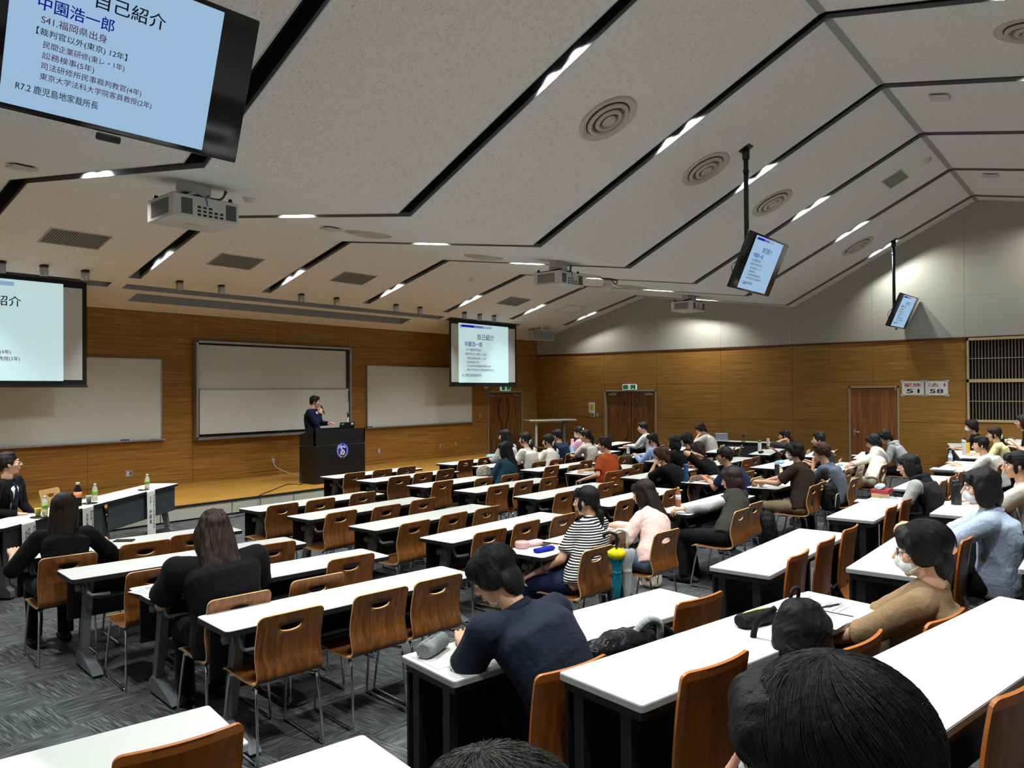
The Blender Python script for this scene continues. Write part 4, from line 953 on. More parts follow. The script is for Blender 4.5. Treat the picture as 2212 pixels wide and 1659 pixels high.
# ------------------------------------------------------------------ panel tables with name drapes
PA = math.radians(36.7); pu = Vector((math.cos(PA), math.sin(PA), 0)); pn = Vector((math.sin(PA), -math.cos(PA), 0))
corner = atz(386, 1044, TH); corner.z = 0
PNL = mat('ribbed grey modesty panel', (52, 58, 64), .6); nn, ll, bb = nodes(PNL)
wv = nn.new('ShaderNodeTexWave'); wv.bands_direction = 'Z'; wv.inputs['Scale'].default_value = 22; ll.new(_coord(nn, ll, (1, 1, 1)), wv.inputs['Vector']); _bump(nn, ll, bb, wv.outputs['Fac'], .5, .01)
PT = []
for k, lb in enumerate(('white panel table with grey ribbed front, end near the lectern', 'white panel table with grey ribbed front, where suited man sits', 'white panel table with grey ribbed front, mostly out of view')):
    c = corner - pu * (TW / 2 + k * (TW + .01)) - pn * (TD / 2); t = thing('folding_desk', lb, 'desk', c, PA + PI, 'panel tables in front of the stage'); folding_desk_parts(t, PNL); PT.append(c)
def drape(px, py, cols, label):
    """paper strip taped to the front edge of a panel table; px, py = middle of its upper edge"""
    q = atz(px, py, TH); s_ = (q - corner).dot(pu); p = corner + pu * s_ + pn * .006
    t = thing('name_drape', label, 'paper name strip', (p.x, p.y, TH), PA, 'paper name strips on the panel tables')
    w_, h_ = .21, .60
    b = MB(); b.add([(-w_ / 2, .06, .003), (w_ / 2, .06, .003), (w_ / 2, -.002, .003), (-w_ / 2, -.002, .003), (w_ / 2, -.010, -.01), (-w_ / 2, -.010, -.01), (w_ / 2, -.018, -h_), (-w_ / 2, -.018, -h_)], [(0, 1, 2, 3), (3, 2, 4, 5), (5, 4, 6, 7)]); sh = b.build('paper_strip', PAPER, t)
    sh.modifiers.new('thickness', 'SOLIDIFY').thickness = .0015
    b = MB()
    for x_, body, size, z0 in cols:
        for i, ch in enumerate(body):
            if ch != ' ': put_text(b, ch, x_ - size / 2, x_ + size / 2, z0 - i * size * 1.22, size * (.25 if ch == '一' else .95), -.0205, 0, .01)
    b.build('brush_lettering', INK, sh)
drape(314, 1060, [(.06, '鹿児島地方家庭裁判所長', .034, -.07), (-.03, '判事', .04, -.09), (-.03, '中園様', .055, -.27)], 'paper name strip hanging nearest the stage')
drape(192, 1095, [(.075, '鹿児島家庭裁判所判事', .032, -.06), (.04, '刑事部', .032, -.06), (-.03, '藤原横山', .04, -.09), (-.03, '金光様', .055, -.34)], 'paper name strip beside the long dark hair woman')
drape(80, 1128, [(.07, '鹿児島家庭裁判所', .034, -.06), (-.01, '首席書記官', .036, -.07), (-.05, '裁判官', .036, -.10)], 'paper name strip lowest toward the frame edge')
# desk against the side wall with tablet
t = thing('folding_desk', 'white desk with dark front standing along the side wall, holding a tablet', 'desk', (18.36, 7.35, 0), -PI / 2 + PI, 'wall desk'); folding_desk_parts(t, DARKPNL)
# ------------------------------------------------------------------ people
def blob(name, prims, voxel, smooth=6, factor=.5):
    """one continuous skin over overlapping shapes"""
    b = MB()
    for p in prims:
        k = p[0]
        if k == 'e': b.ball((0, 0, 0), p[2], 0, Matrix.Translation(p[1]) @ (p[3] if len(p) > 3 else Matrix.Identity(4)), 18, 12)
        elif k == 'c':
            a, c, r1, r2 = Vector(p[1]), Vector(p[2]), p[3], p[4]; d = (c - a)
            L = max(d.length, 1e-5); d = d / L; n = 5; pts = []; rr = []
            for i in range(n): q = PI / 2 * (1 - i / (n - 1)); pts.append(a - d * r1 * math.sin(q)); rr.append(max(r1 * math.cos(q), .0006))
            for i in range(n): q = PI / 2 * i / (n - 1); pts.append(c + d * r2 * math.sin(q)); rr.append(max(r2 * math.cos(q), .0006))
            b.tube(pts, rr, 14)
        elif k == 't': b.tube([p[1], p[2]], [p[3], p[4]], 18)
        elif k == 'l': b.loft(p[1], n=24)
        elif k == 'p': b.tube(spline([tuple(x) for x in p[1]], 4), p[2] if not isinstance(p[2], list) else _interp(p[2], len(p[1]), 4), 10)
    me = bpy.data.meshes.new(name); me.from_pydata(b.v, [], b.f); me.update(); me.materials.append(SKIN); o = bpy.data.objects.new(name, me)
    m = o.modifiers.new('r', 'REMESH'); m.mode = 'VOXEL'; m.voxel_size = voxel; m.use_smooth_shade = True
    if smooth: k = o.modifiers.new('s', 'SMOOTH'); k.factor = factor; k.iterations = smooth
    r = baked(o); r.name = name
    bpy.data.objects.remove(o); bpy.data.meshes.remove(me)
    r.polygons.foreach_set('use_smooth', [True] * len(r.polygons)); return r
def _interp(rs, n, k):
    out = []
    for i in range(n - 1):
        for j in range(k): out.append(rs[i] + (rs[i + 1] - rs[i]) * j / k)
    return out + [rs[-1]]
def join(name, meshes, mats, xf=None):
    bm = bmesh.new()
    for i, m in enumerate(meshes):
        t = bmesh.new(); t.from_mesh(m)
        if xf and xf[i] is not None: t.transform(xf[i])
        tmp = bpy.data.meshes.new('t'); t.to_mesh(tmp); t.free(); bm.from_mesh(tmp); bpy.data.meshes.remove(tmp)
    me = bpy.data.meshes.new(name); bm.to_mesh(me); bm.free(); me.materials.clear()
    for m in mats: me.materials.append(m)
    me.polygons.foreach_set('material_index', [0] * len(me.polygons)); me.polygons.foreach_set('use_smooth', [True] * len(me.polygons)); return me
def two_bone(a, c, l1, l2, pole):
    d = c - a; L = min(max(d.length, abs(l1 - l2) + .01), l1 + l2 - .004); dn = d.normalized()
    x = (l1 * l1 - l2 * l2 + L * L) / (2 * L); h = math.sqrt(max(l1 * l1 - x * x, 0))
    p = pole - dn * pole.dot(dn); p = p.normalized() if p.length > 1e-5 else Vector((0, 0, -1))
    return a + dn * x + p * h, a + dn * L
def head_prims(female=False):
    k = .96 if female else 1.0
    return [('e', (0, -.014, .028), (.074, .092, .086)), ('e', (0, .026, -.02), (.061, .064, .084)), ('e', (0, .028, -.072), (.047 * k, .050, .042)), ('e', (0, .060, -.100), (.021, .017, .017)),
            ('e', (.036, .054, -.028), (.027, .026, .026)), ('e', (-.036, .054, -.028), (.027, .026, .026)), ('c', (-.030, .080, .024), (.030, .080, .024), .012, .012),
            ('c', (0, .092, .008), (0, .112, -.030), .0075, .0115), ('e', (.011, .099, -.034), (.010, .010, .008)), ('e', (-.011, .099, -.034), (.010, .010, .008)),
            ('c', (-.017, .086, -.058), (.017, .086, -.058), .0075, .0075), ('c', (-.014, .085, -.070), (.014, .085, -.070), .0085, .0085),
            ('e', (.077, -.006, -.010), (.009, .019, .031), Matrix.Rotation(.25, 4, 'Z')), ('e', (-.077, -.006, -.010), (.009, .019, .031), Matrix.Rotation(-.25, 4, 'Z')),
            ('c', (0, -.022, -.06), (0, -.032, -.140), .052, .056)]
HEADS = {}
def head_mesh(female, vox):
    k = (female, vox)
    if k not in HEADS: HEADS[k] = blob('head', head_prims(female), vox, 3, .4)
    return HEADS[k]
def hand_prims(side, pose):
    """hand frame: +Y along the fingers, +Z the back of the hand, origin at the wrist; side +1 = right (thumb on -X)"""
    th = -side; P = [('l', [((0, -.03, 0), .026, .021), ((0, .0, 0), .027, .019), ((0, .035, 0), .037, .017), ((0, .075, 0), .041, .015), ((0, .094, 0), .038, .012)])]
    lens = ((.040, .026, .020), (.046, .029, .022), (.042, .027, .021), (.033, .021, .018)); curl = {'flat': (.22, .25, .2), 'loose': (.55, .7, .45), 'grip': (1.05, 1.25, .8), 'fist': (1.35, 1.5, 1.0), 'straight': (.05, .08, .05)}[pose]
    for i, ls in enumerate(lens):
        x = th * (.031 - i * .0205); p = Vector((x, .090 - abs(i - 1.2) * .004, .001)); a = 0.0; sp = th * (.10 - i * .07) * (1.0 if pose in ('flat', 'straight') else .3); r = .0088 - .0006 * (i == 3)
        for j, l in enumerate(ls):
            a += curl[j] * (1 + .12 * (i - 1)); q = p + Vector((math.sin(sp) * math.cos(a), math.cos(sp) * math.cos(a), -math.sin(a))) * l
            P.append(('c', p, q, r, r * .90)); p, r = q, r * .92
    p = Vector((th * .026, .015, -.006)); dirs = [Vector((th * .75, .62, -.22)), Vector((th * .35, .88, -.30)), Vector((th * (.1 if pose == 'flat' else -.25), .93, -.3))]
    for d, l, r in zip(dirs, (.042, .032, .026), (.0125, .0105, .0095)):
        q = p + d.normalized() * l; P.append(('c', p, q, r, r * .9)); p = q
    return P
HANDS = {}
def hand_mesh(side, pose, vox):
    k = (side, pose, vox)
    if k not in HANDS: HANDS[k] = blob('hand', hand_prims(side, pose), vox, 2, .4)
    return HANDS[k]
def frame(o, y, z):
    y = y.normalized(); x = y.cross(z).normalized(); z = x.cross(y)
    return Matrix(((x.x, y.x, z.x, o.x), (x.y, y.y, z.y, o.y), (x.z, y.z, z.z, o.z), (0, 0, 0, 1)))
def hair_prims(style):
    E = lambda *a: ('e',) + a
    cap = [E((0, -.024, .040), (.0835, .100, .092)), E((0, -.078, -.012), (.066, .036, .062)), E((.066, -.022, .012), (.021, .058, .050)), E((-.066, -.022, .012), (.021, .058, .050))]
    fr = [E((0, .056, .080), (.060, .040, .030)), E((.035, .066, .060), (.030, .028, .030)), E((-.035, .066, .060), (.030, .028, .030))]
    side = [E((.072, .030, .010), (.014, .028, .050)), E((-.072, .030, .010), (.014, .028, .050))]
    if style == 'short': return cap + fr
    if style == 'neat': return cap + [E((0, .050, .092), (.058, .038, .026)), E((.05, .040, .07), (.028, .035, .035)), E((-.05, .04, .07), (.028, .035, .035))]
    if style == 'receding': return cap + [E((0, .012, .10), (.062, .05, .024))]
    if style == 'full': return [E((0, -.026, .044), (.092, .106, .097)), E((0, -.080, -.040), (.074, .044, .085)), E((.074, -.020, .002), (.024, .066, .064)), E((-.074, -.020, .002), (.024, .066, .064)), E((0, .044, .074), (.074, .060, .046)), E((.038, .058, .056), (.042, .040, .040)), E((-.038, .058, .056), (.042, .040, .040)), E((.068, .024, .03), (.022, .04, .05)), E((-.068, .024, .03), (.022, .04, .05))]
    if style == 'curly': return [E((0, -.024, .050), (.098, .110, .098)), E((0, -.08, -.01), (.078, .046, .06)), E((.07, -.01, .02), (.034, .066, .056)), E((-.07, -.01, .02), (.034, .066, .056)), E((0, .06, .082), (.07, .046, .042))]
    if style == 'spiky': return cap + [E((0, .040, .098), (.062, .044, .034)), E((0, .0, .115), (.06, .07, .03)), E((0, -.06, .10), (.06, .05, .035))]
    if style == 'bob': return [E((0, -.026, .040), (.090, .104, .094)), E((0, -.078, -.05), (.086, .048, .092)), E((.080, -.012, -.045), (.020, .066, .092)), E((-.080, -.012, -.045), (.020, .066, .092))] + fr + side
    if style == 'long': return [E((0, -.026, .040), (.090, .104, .094)), ('l', [((0, -.05, .05), .085, .06), ((0, -.080, -.06), .092, .054), ((0, -.105, -.17), .092, .044), ((0, -.135, -.28), .080, .034), ((.01, -.155, -.39), .052, .022)]), E((.078, .0, -.05), (.020, .052, .10)), E((-.078, .0, -.05), (.020, .052, .10))] + fr
    if style == 'wavy': return [E((0, -.026, .036), (.092, .104, .092)), ('l', [((0, -.05, .04), .090, .07), ((0, -.08, -.06), .104, .072), ((0, -.115, -.15), .118, .062), ((.01, -.155, -.24), .135, .046), ((.03, -.185, -.33), .125, .034), ((.05, -.20, -.43), .08, .02)]), E((.085, .0, -.06), (.026, .05, .10)), E((-.085, .0, -.06), (.026, .05, .10))]
    if style == 'pony': return cap + fr[:2] + [E((0, -.115, .005), (.030, .030, .028)), ('l', [((0, -.12, .01), .022, .022), ((0, -.140, -.04), .034, .030), ((.005, -.135, -.12), .038, .03), ((.01, -.125, -.20), .026, .02), ((.01, -.12, -.25), .008, .008)])]
    if style == 'lowpony': return cap + fr + [E((0, -.105, -.05), (.028, .028, .026)), ('l', [((0, -.105, -.05), .020, .020), ((.0, -.118, -.10), .036, .032), ((.005, -.115, -.17), .038, .03), ((.008, -.11, -.22), .02, .016)]), E((.077, .02, -.03), (.010, .02, .05)), E((-.077, .02, -.03), (.010, .02, .05))]
    return cap
def _displace(me, fn):
    n = len(me.vertices); co = [0.0] * (3 * n); no = [0.0] * (3 * n); me.vertices.foreach_get('co', co); me.vertices.foreach_get('normal', no)
    for i in range(n):
        j = 3 * i; d = fn(co[j], co[j + 1], co[j + 2]); co[j] += no[j] * d; co[j + 1] += no[j + 1] * d; co[j + 2] += no[j + 2] * d
    me.vertices.foreach_set('co', co); me.update()
def strand_noise(me, amp, fx=55, fz=8, seed=0.0):
    _displace(me, lambda x, y, z: amp * (noise.noise(Vector((x * fx + seed, y * fx * .6, z * fz))) + .5 * noise.noise(Vector((x * fx * 2.2, y * fx * 1.2 + seed, z * fz * 2)))))
def cloth_noise(me, amp, f=9, seed=0.0):
    _displace(me, lambda x, y, z: amp * (1 - 2 * abs(noise.noise(Vector((x * f + seed, y * f, z * f * .7))))))
BLACKH = ((9, 8, 8), (26, 24, 24)); DKBRN = ((18, 11, 9), (42, 27, 22)); REDBR = ((34, 16, 10), (76, 40, 25))
PN = [0]
def person(label, seat, head, yaw=0.0, look=(0, 0, 0), hands=None, shirt=('black', (14, 15, 18)), sleeve='short', pants=(22, 22, 26), hair=('short', BLACKH), extra=(), female=False, z0=0.0, fine=False, skin=None, group=None, stand=False, build=1.0, legs=.44, hood=None):
    """seat: (x, y) of the hips; head: world point of the head's centre; look = (turn left, nod down, tilt) in degrees;
    hands = ((x, y, z) right, left wrists in the body's frame, poses)"""
    PN[0] += 1; sd = PN[0] * 3.7; sk = skin or SKIN
    t = thing('person', label, 'person', (seat[0], seat[1], z0), yaw, group)
    Mi = (Matrix.Translation((seat[0], seat[1], z0)) @ rotz(yaw)).inverted()
    hd = Mi @ Vector(head); look = [math.radians(a) for a in look]
    sh = .43; sw = (.165 if female else .185) * build; tb = build * (.9 if female else 1.0)
    hip = Vector((0, -.03, sh + .10)) if not stand else Vector((0, 0, .90))
    HM = Matrix.Translation(hd) @ Euler((-look[1], look[2], look[0]), 'XYZ').to_matrix().to_4x4()
    nk = HM @ Vector((0, -.032, -.135)); nb = nk + (hip - nk) * .07 + Vector((0, -.012, 0))
    ax = (nb - hip); up = ax.normalized(); mid = hip + ax * .5 + Vector((0, -.035 - .10 * max(0, up.y - .2), 0)); ch = hip + ax * .78 + Vector((0, -.02 - .06 * max(0, up.y - .2), 0))
    tw = look[0] * .18; rx = rotz(tw) @ Vector((1, 0, 0)); sho = {s: nb - up * .045 + rx * (s * sw) + Vector((0, .008, 0)) for s in (1, -1)}
    hands = hands or ((.17, .30, .56), (-.17, .30, .56), 'loose', 'loose')
    arm = {}
    for s, tgt in ((1, hands[0]), (-1, hands[1])):
        el, wr = two_bone(sho[s], Vector(tgt), .275, .245, Vector((s * .55, -.35, -.75))); arm[s] = (sho[s], el, wr)
    # legs
    lg = {}
    for s in (1, -1):
        if stand: lg[s] = (Vector((s * .09, 0, .88)), Vector((s * .10, .02, .48)), Vector((s * .10, -.02, .09)))
        else: lg[s] = (Vector((s * .085, .0, sh + .085)), Vector((s * .11, legs, sh + .065)), Vector((s * .11, legs - .06, .085)))
    g = tb
    rings = lambda e: [(hip - up * .07, .150 * g + e, .105 * g + e), (hip + up * .02, .165 * g + e, .120 * g + e), (hip.lerp(mid, .6), .150 * g + e, .112 * g + e), (mid.lerp(ch, .3), .155 * g + e, .115 * g + e), (ch, .172 * g + e, .115 * g + e), (nb - up * .075, .165 * g + e, .095 * g + e), (nb - up * .02, .095 * g + e, .068 * g + e), (nb + up * .012, .056 + e, .054 + e)]
    body = [('l', rings(0.0)), ('c', nb - up * .03, nk, .056, .053)]
    for s in (1, -1):
        a, e, w_ = arm[s]; body += [('c', nb - up * .045, a, .048, .052), ('c', a, e, .046 * build, .038), ('c', e, w_, .037, .024)]
        h, k, an = lg[s]; body += [('c', h, k, .072 * build, .050), ('c', k, an, .048, .034), ('c', an + Vector((0, -.02, -.045)), an + Vector((0, .13, -.055)), .030, .026)]
    vb = .009 if fine else .013
    bm_ = blob('body', body, vb, 4); hv = .0032 if fine else .0042; ms = [bm_, head_mesh(female, .0042 if fine else .006)]; xf = [None, HM]
    for s, pose in ((1, hands[2]), (-1, hands[3])):
        a, e, w_ = arm[s]; d = (w_ - e).normalized(); zup = Vector((0, 0, 1)) if len(hands) < 5 else Vector(hands[4])
        if abs(d.z) > .75 and len(hands) < 5: zup = Vector((s * .8, .5, 0))
        ms.append(hand_mesh(s, pose, hv)); xf.append(frame(w_, d, zup))
    link('body', join('body', ms, [sk], xf), t)
    # face details
    fm = MB()
    for s in (1, -1):
        fm.ball((s * .031, .0775, .002), .0125, 0, HM, 10, 8); fm.ball((s * .031, .0855, .002), .0062, 1, HM, 8, 6)
        fm.tube([(s * .016, .0895, .024), (s * .031, .0905, .028), (s * .047, .081, .024)], .0032, 6, 2, HM)
    hm_ = hairmat('hair %d %d %d' % hair[1][0], *hair[1])
    eyes = fm.build('eyes', [EYEW, EYEB, hm_], t)
    b = MB(); b.tube([(-.019, .0895, -.062), (-.008, .0955, -.0615), (0, .0965, -.063), (.008, .0955, -.0615), (.019, .0895, -.062)], [.002, .0035, .004, .0035, .002], 6, 0, HM); b.build('lips', LIPS, t)
    # clothes
    cm = shirt[2] if len(shirt) > 2 else cloth('cloth ' + shirt[0], shirt[1])
    top = [('l', [(hip - up * .085, .172 * g, .128 * g)] + rings(.017)[1:-1] + [(nb + up * .022, .070, .066)])]
    for s in (1, -1):
        a, e, w_ = arm[s]; top += [('c', nb - up * .05, a, .056, .064 * build), ('c', a, a.lerp(e, .25), .065 * build, .062 * build)]
        if sleeve == 'short': k = a.lerp(e, .78); top.append(('t', a, k, .064 * build, .068 * build))
        elif sleeve == 'elbow': top += [('c', a, e, .064 * build, .060), ('t', e, e.lerp(w_, .12), .06, .062)]
        elif sleeve == 'long': top += [('c', a, e, .062 * build, .053), ('c', e, e.lerp(w_, .78), .052, .044), ('t', e.lerp(w_, .7), e.lerp(w_, .97), .045, .040)]
    tm = blob('top', top, .010 if fine else .014, 3); cloth_noise(tm, .007 if fine else .006, 8, sd)
    tm.materials.clear(); tm.materials.append(cm); link('top', tm, t)
    pm = cloth('trousers %d %d %d' % tuple(pants), pants)
    pr = [('e', hip - up * .03 + Vector((0, .0, 0)), (.172 * g, .135 * g, .105))]
    for s in (1, -1):
        h, k, an = lg[s]; pr += [('c', h, k, .088 * build, .066), ('c', k, k.lerp(an, .5), .064, .056), ('t', k.lerp(an, .45), an + Vector((0, 0, -.01)), .058, .056)]
    if 'skirt' in extra:
        pr = [('l', [(hip - up * .02, .16 * g, .12 * g), (Vector((0, .12, sh + .05)), .19, .12), (Vector((0, .36, sh + .03)), .23, .11), (Vector((0, .46, sh - .15)), .24, .12), (Vector((0, .44, .22)), .26, .14)])]
    pm_ = blob('trousers', pr, .014, 3); cloth_noise(pm_, .006, 8, sd + 5); pm_.materials.clear(); pm_.materials.append(pm); link('skirt' if 'skirt' in extra else 'trousers', pm_, t)
    for s in (1, -1):
        an = lg[s][2]; b = MB(); b.loft([(an + Vector((0, -.065, -.045)), .030, .032), (an + Vector((0, -.02, -.040)), .038, .040), (an + Vector((0, .08, -.050)), .042, .033), (an + Vector((0, .15, -.056)), .036, .026), (an + Vector((0, .185, -.064)), .016, .014)]); b.build('shoe', cloth('shoe dark', (24, 24, 26), .6), t)
    if 'undersleeves' in extra:
        us = []
        for s in (1, -1): a, e, w_ = arm[s]; us += [('c', a.lerp(e, .3), e, .060, .058), ('c', e, e.lerp(w_, .7), .060, .052), ('t', e.lerp(w_, .6), e.lerp(w_, .97), .05, .036)]
        um = blob('sleeves', us, .011, 3); cloth_noise(um, .006, 10, sd); um.materials.clear(); um.materials.append(extra[extra.index('undersleeves') + 1]); link('sleeves', um, t)
    # hair
    hp = hair_prims(hair[0]); hv2 = .0048 if fine else .007
    hmesh = blob('hair', hp, hv2, 7); A = {'curly': .012, 'wavy': .010, 'spiky': .008, 'full': .006}.get(hair[0], .0045); strand_noise(hmesh, A, 26 if hair[0] in ('curly', 'spiky') else 45, 24 if hair[0] == 'curly' else 7, sd)
    hmesh.materials.clear(); hmesh.materials.append(hm_); ho = link('hair', hmesh, t); ho.matrix_local = HM
    # extras
    if 'glasses' in extra:
        b = MB(); cn = 16
        for s in (1, -1):
            b.tube([(s * .032 + .024 * math.cos(2 * PI * i / cn), .098 - .006 * abs(math.cos(2 * PI * i / cn)), .0 + .017 * math.sin(2 * PI * i / cn)) for i in range(cn)], .0016, 5, 0, HM, closed=True)
            b.tube([(s * .056, .093, .004), (s * .074, .06, .004), (s * .080, .0, .0)], .0016, 5, 0, HM)
        b.tube([(-.009, .099, .003), (.009, .099, .003)], .0016, 5, 0, HM); b.build('glasses', BLACKPL, t)
    if 'mask' in extra:
        mm = blob('mask', [('e', (0, .046, -.056), (.058, .054, .052)), ('e', (0, .09, -.045), (.026, .026, .034))], .006, 3); mm.materials.clear(); mm.materials.append(MASK); mo = link('face_mask', mm, t); mo.matrix_local = HM
        b = MB()
        for s in (1, -1): b.tube([(s * .056, .052, -.028), (s * .074, .02, -.012), (s * .088, -.012, .004)], .0022, 5, 0, HM); b.tube([(s * .054, .05, -.085), (s * .072, .015, -.06), (s * .086, -.012, -.03)], .0022, 5, 0, HM)
        b.build('ear_loop', MASK, mo).matrix_parent_inverse = HM.inverted()
    if 'collar' in extra:
        cb = [('l', [(nb + up * .0 + Vector((0, -.004, 0)), .080, .078), (nb + up * .035, .066, .066)])]
        c_ = blob('collar', cb, .008, 2); c_.materials.clear(); c_.materials.append(extra[extra.index('collar') + 1]); link('collar', c_, t)
    if 'scrunchie' in extra:
        y_, z_ = {'lowpony': (-.108, -.052), 'pony': (-.118, .004)}.get(hair[0], (-.10, .05))
        b = MB(); b.tube([(.034 * math.cos(2 * PI * i / 14), y_, z_ + .034 * math.sin(2 * PI * i / 14)) for i in range(14)], .013, 8, 0, HM, closed=True); b.build('scrunchie', cloth('white scrunchie', (226, 222, 216)), t)
    if hood is not None:
        hb = blob('hood', [('l', [(nb + up * .06 + Vector((0, -.05, 0)), .088, .055), (nb + up * .0 + Vector((0, -.085, 0)), .125, .06), (nb - up * .07 + Vector((0, -.105, 0)), .11, .045), (nb - up * .14 + Vector((0, -.105, 0)), .05, .02)]), ('p', [nb + Vector((.085, .05, .01)), nb + Vector((.095, -.02, .045)), nb + Vector((0, -.10, .06)), nb + Vector((-.095, -.02, .045)), nb + Vector((-.085, .05, .01))], .032)], .010, 3)
        hb.materials.clear(); hb.materials.append(hood); link('hood', hb, t)
    t_ = dict(root=t, HM=HM, arm=arm, nb=nb, up=up, hip=hip, ch=ch, mid=mid, sho=sho, g=g); return t_

def head_on(px, py, hipy, reach=.64, z0=0.0, lean=.12, lo=-.15, hi=.5):
    """point on the sight line of pixel px, py at sitting distance from hips at depth hipy"""
    best = None
    for i in range(131):
        Y = hipy + lo + (hi - lo) * i / 130; p = aty(px, py, Y); d = math.hypot(Y - hipy + .03, p.z - z0 - .53)
        c = (d - reach) ** 2 + .8 * (Y - hipy - lean) ** 2
        if best is None or c < best[0]: best = (c, p)
    return best[1]
DESKH = ((.13, .38, .755), (-.13, .38, .755), 'flat', 'flat')
FOLDH = ((.07, .44, .76), (-.09, .42, .765), 'loose', 'loose')
CHINL = ((.15, .40, .76), (-.05, .30, .98), 'loose', 'loose')
def sit(label, px, py, hipy, dx=0.0, yaw=0.0, z0=0.0, chair=None, **k):
    h = head_on(px, py, hipy, k.pop('reach', .64), z0, k.pop('lean', .12)); x = h.x + dx
    r = person(label, (x, hipy), h, yaw, z0=z0, **k)
    if chair: chair_at(x, hipy + .02, yaw, chair)
    r['x'] = x; r['head'] = h; return r
def at_chair(key, label, px, py, **k):
    x, y, rz = CHAIRS[key]; hipy = y - .055; h = head_on(px, py, hipy, k.pop('reach', .64), 0.0, k.pop('lean', .12))
    r = person(label, (x - math.sin(-rz) * 0, hipy), h, k.pop('yaw', rz), **k); r['head'] = h; return r
def striped(name, a, b2, sc):
    m = cloth(name, a); n, l, b = nodes(m); v = _coord(n, l, (1, 1, 1)); w_ = n.new('ShaderNodeTexWave'); w_.bands_direction = 'Z'; w_.inputs['Scale'].default_value = sc; w_.inputs['Distortion'].default_value = .6; w_.inputs['Detail Scale'].default_value = 1.5
    l.new(v, w_.inputs['Vector']); l.new(_ramp(n, l, w_.outputs['Fac'], [(.60, a), (.72, b2)]), b.inputs['Base Color']); return m
def blocks(name, stops, axis=0, sc=1.0, off=0.0):
    """clothing sewn from colour blocks along one body axis"""
    m = cloth(name, stops[0][1]); n, l, b = nodes(m); t_ = n.new('ShaderNodeTexCoord'); sp = n.new('ShaderNodeSeparateXYZ'); l.new(t_.outputs['Object'], sp.inputs[0])
    mr = n.new('ShaderNodeMapRange'); l.new(sp.outputs[axis], mr.inputs[0]); mr.inputs['From Min'].default_value = off; mr.inputs['From Max'].default_value = off + sc
    r = n.new('ShaderNodeValToRGB'); r.color_ramp.interpolation = 'CONSTANT'; l.new(mr.outputs[0], r.inputs[0]); e = r.color_ramp.elements
    while len(e) < len(stops): e.new(.5)
    for i, (p, c) in enumerate(stops): e[i].position = p; e[i].color = lin(c) + (1,)
    l.new(r.outputs[0], b.inputs['Base Color']); return m
def front_of(r):
    u = r['up']; return Vector((0, u.z, -u.y)).normalized()
def suit_front(r, tie=None, white=(220, 222, 226)):
    f = front_of(r); t = r['root']; nb, ch, mid, up = r['nb'], r['ch'], r['mid'], r['up']; g = r['g']
    b = MB(); b.loft([(nb + f * .055 - up * .01, .045, .018), (nb - up * .075 + f * (.098 * g), .062, .022), (ch + f * (.122 * g), .056, .022), (mid.lerp(ch, .3) + f * (.124 * g), .045, .022), (mid - up * .06 + f * (.12 * g), .03, .02)])
    b.build('shirt_front', cloth('white shirt front', white), t)
    if tie:
        b = MB(); b.loft([(nb + f * .080 - up * .012, .020, .012), (nb - up * .04 + f * .104 * g, .014, .010), (ch + f * .146 * g, .030, .008), (mid - up * .02 + f * .15 * g, .042, .008), (mid - up * .10 + f * .146 * g, .008, .006)]); b.build('necktie', tie, t)
    b = MB()
    for s in (1, -1):
        b.add([tuple(nb + Vector((s * .058, .0, .01)) - f * .02), tuple(nb + Vector((s * .066, 0, 0)) + f * .05), tuple(nb - up * .16 + Vector((s * .10, 0, 0)) + f * .128 * g), tuple(nb - up * .27 + Vector((s * .055, 0, 0)) + f * .150 * g), tuple(nb - up * .10 + Vector((s * .058, 0, 0)) + f * .122 * g)], [(0, 1, 4), (1, 2, 4), (2, 3, 4)])
    lp = b.build('lapels', r['cloth'], t); lp.modifiers.new('thickness', 'SOLIDIFY').thickness = .006
MK = Vector
# --- on and beside the stage
spk_head = aty(681, 868, 12.95)
navy = ('navy jacket', (22, 28, 54))
r = person('man in navy jacket standing behind the lectern, speaking into a microphone', (spk_head.x - .02, 12.98), tuple(spk_head), math.radians(-152), look=(18, 6, 0), hands=((.07, .18, 1.33), (-.20, .24, 1.12), 'grip', 'flat'), shirt=navy, sleeve='long', pants=(24, 26, 36), hair=('neat', BLACKH), extra=('glasses',), z0=LZ, stand=True, build=1.08)
r['cloth'] = cloth('cloth navy jacket', (22, 28, 54)); suit_front(r)
hm = r['arm'][1][2]; Mw = r['root'].matrix_basis
mo_ = r['HM'] @ MK((0, .125, -.066)); g_ = hm + (hm - r['arm'][1][1]).normalized() * .075 + MK((-.015, .02, 0)); md = (Mw.to_3x3() @ (mo_ - g_)); L_ = md.length; md.normalize(); mp = Mw @ mo_ - md * .13
t = thing('hand_microphone', 'black hand microphone held to the standing speaker’s mouth'.replace('’', "'"), 'microphone', tuple(mp)); b = MB(); b.tube([tuple(-md * .11), tuple(md * .10)], [.011, .015], 10); b.build('mic_handle', BLACKPL, t); b = MB(); b.ball(tuple(md * .125), .026, 0); b.build('mic_grille', GREYMET, t)
sh_ = aty(20, 1001, 9.36)
r = person('man in black suit, navy tie and glasses seated behind the panel table', (sh_.x - .04, 9.46), tuple(sh_), math.radians(-143), look=(40, -6, 0), hands=((.10, .24, .74), (-.13, .26, .70), 'loose', 'loose'), shirt=('black suit', (11, 11, 13)), sleeve='long', pants=(18, 18, 22), hair=('receding', BLACKH), extra=('glasses',), build=1.12, fine=True)
r['cloth'] = cloth('cloth black suit', (11, 11, 13)); suit_front(r, cloth('navy tie', (16, 24, 52)))
pc_ = dup(pc, (sh_.x - .02, 9.50, 0), math.radians(-143), 'pale plywood chair under the man in black suit'); pc_['group'] = 'chairs at the panel table'
p = atz(14, 1120, .77)
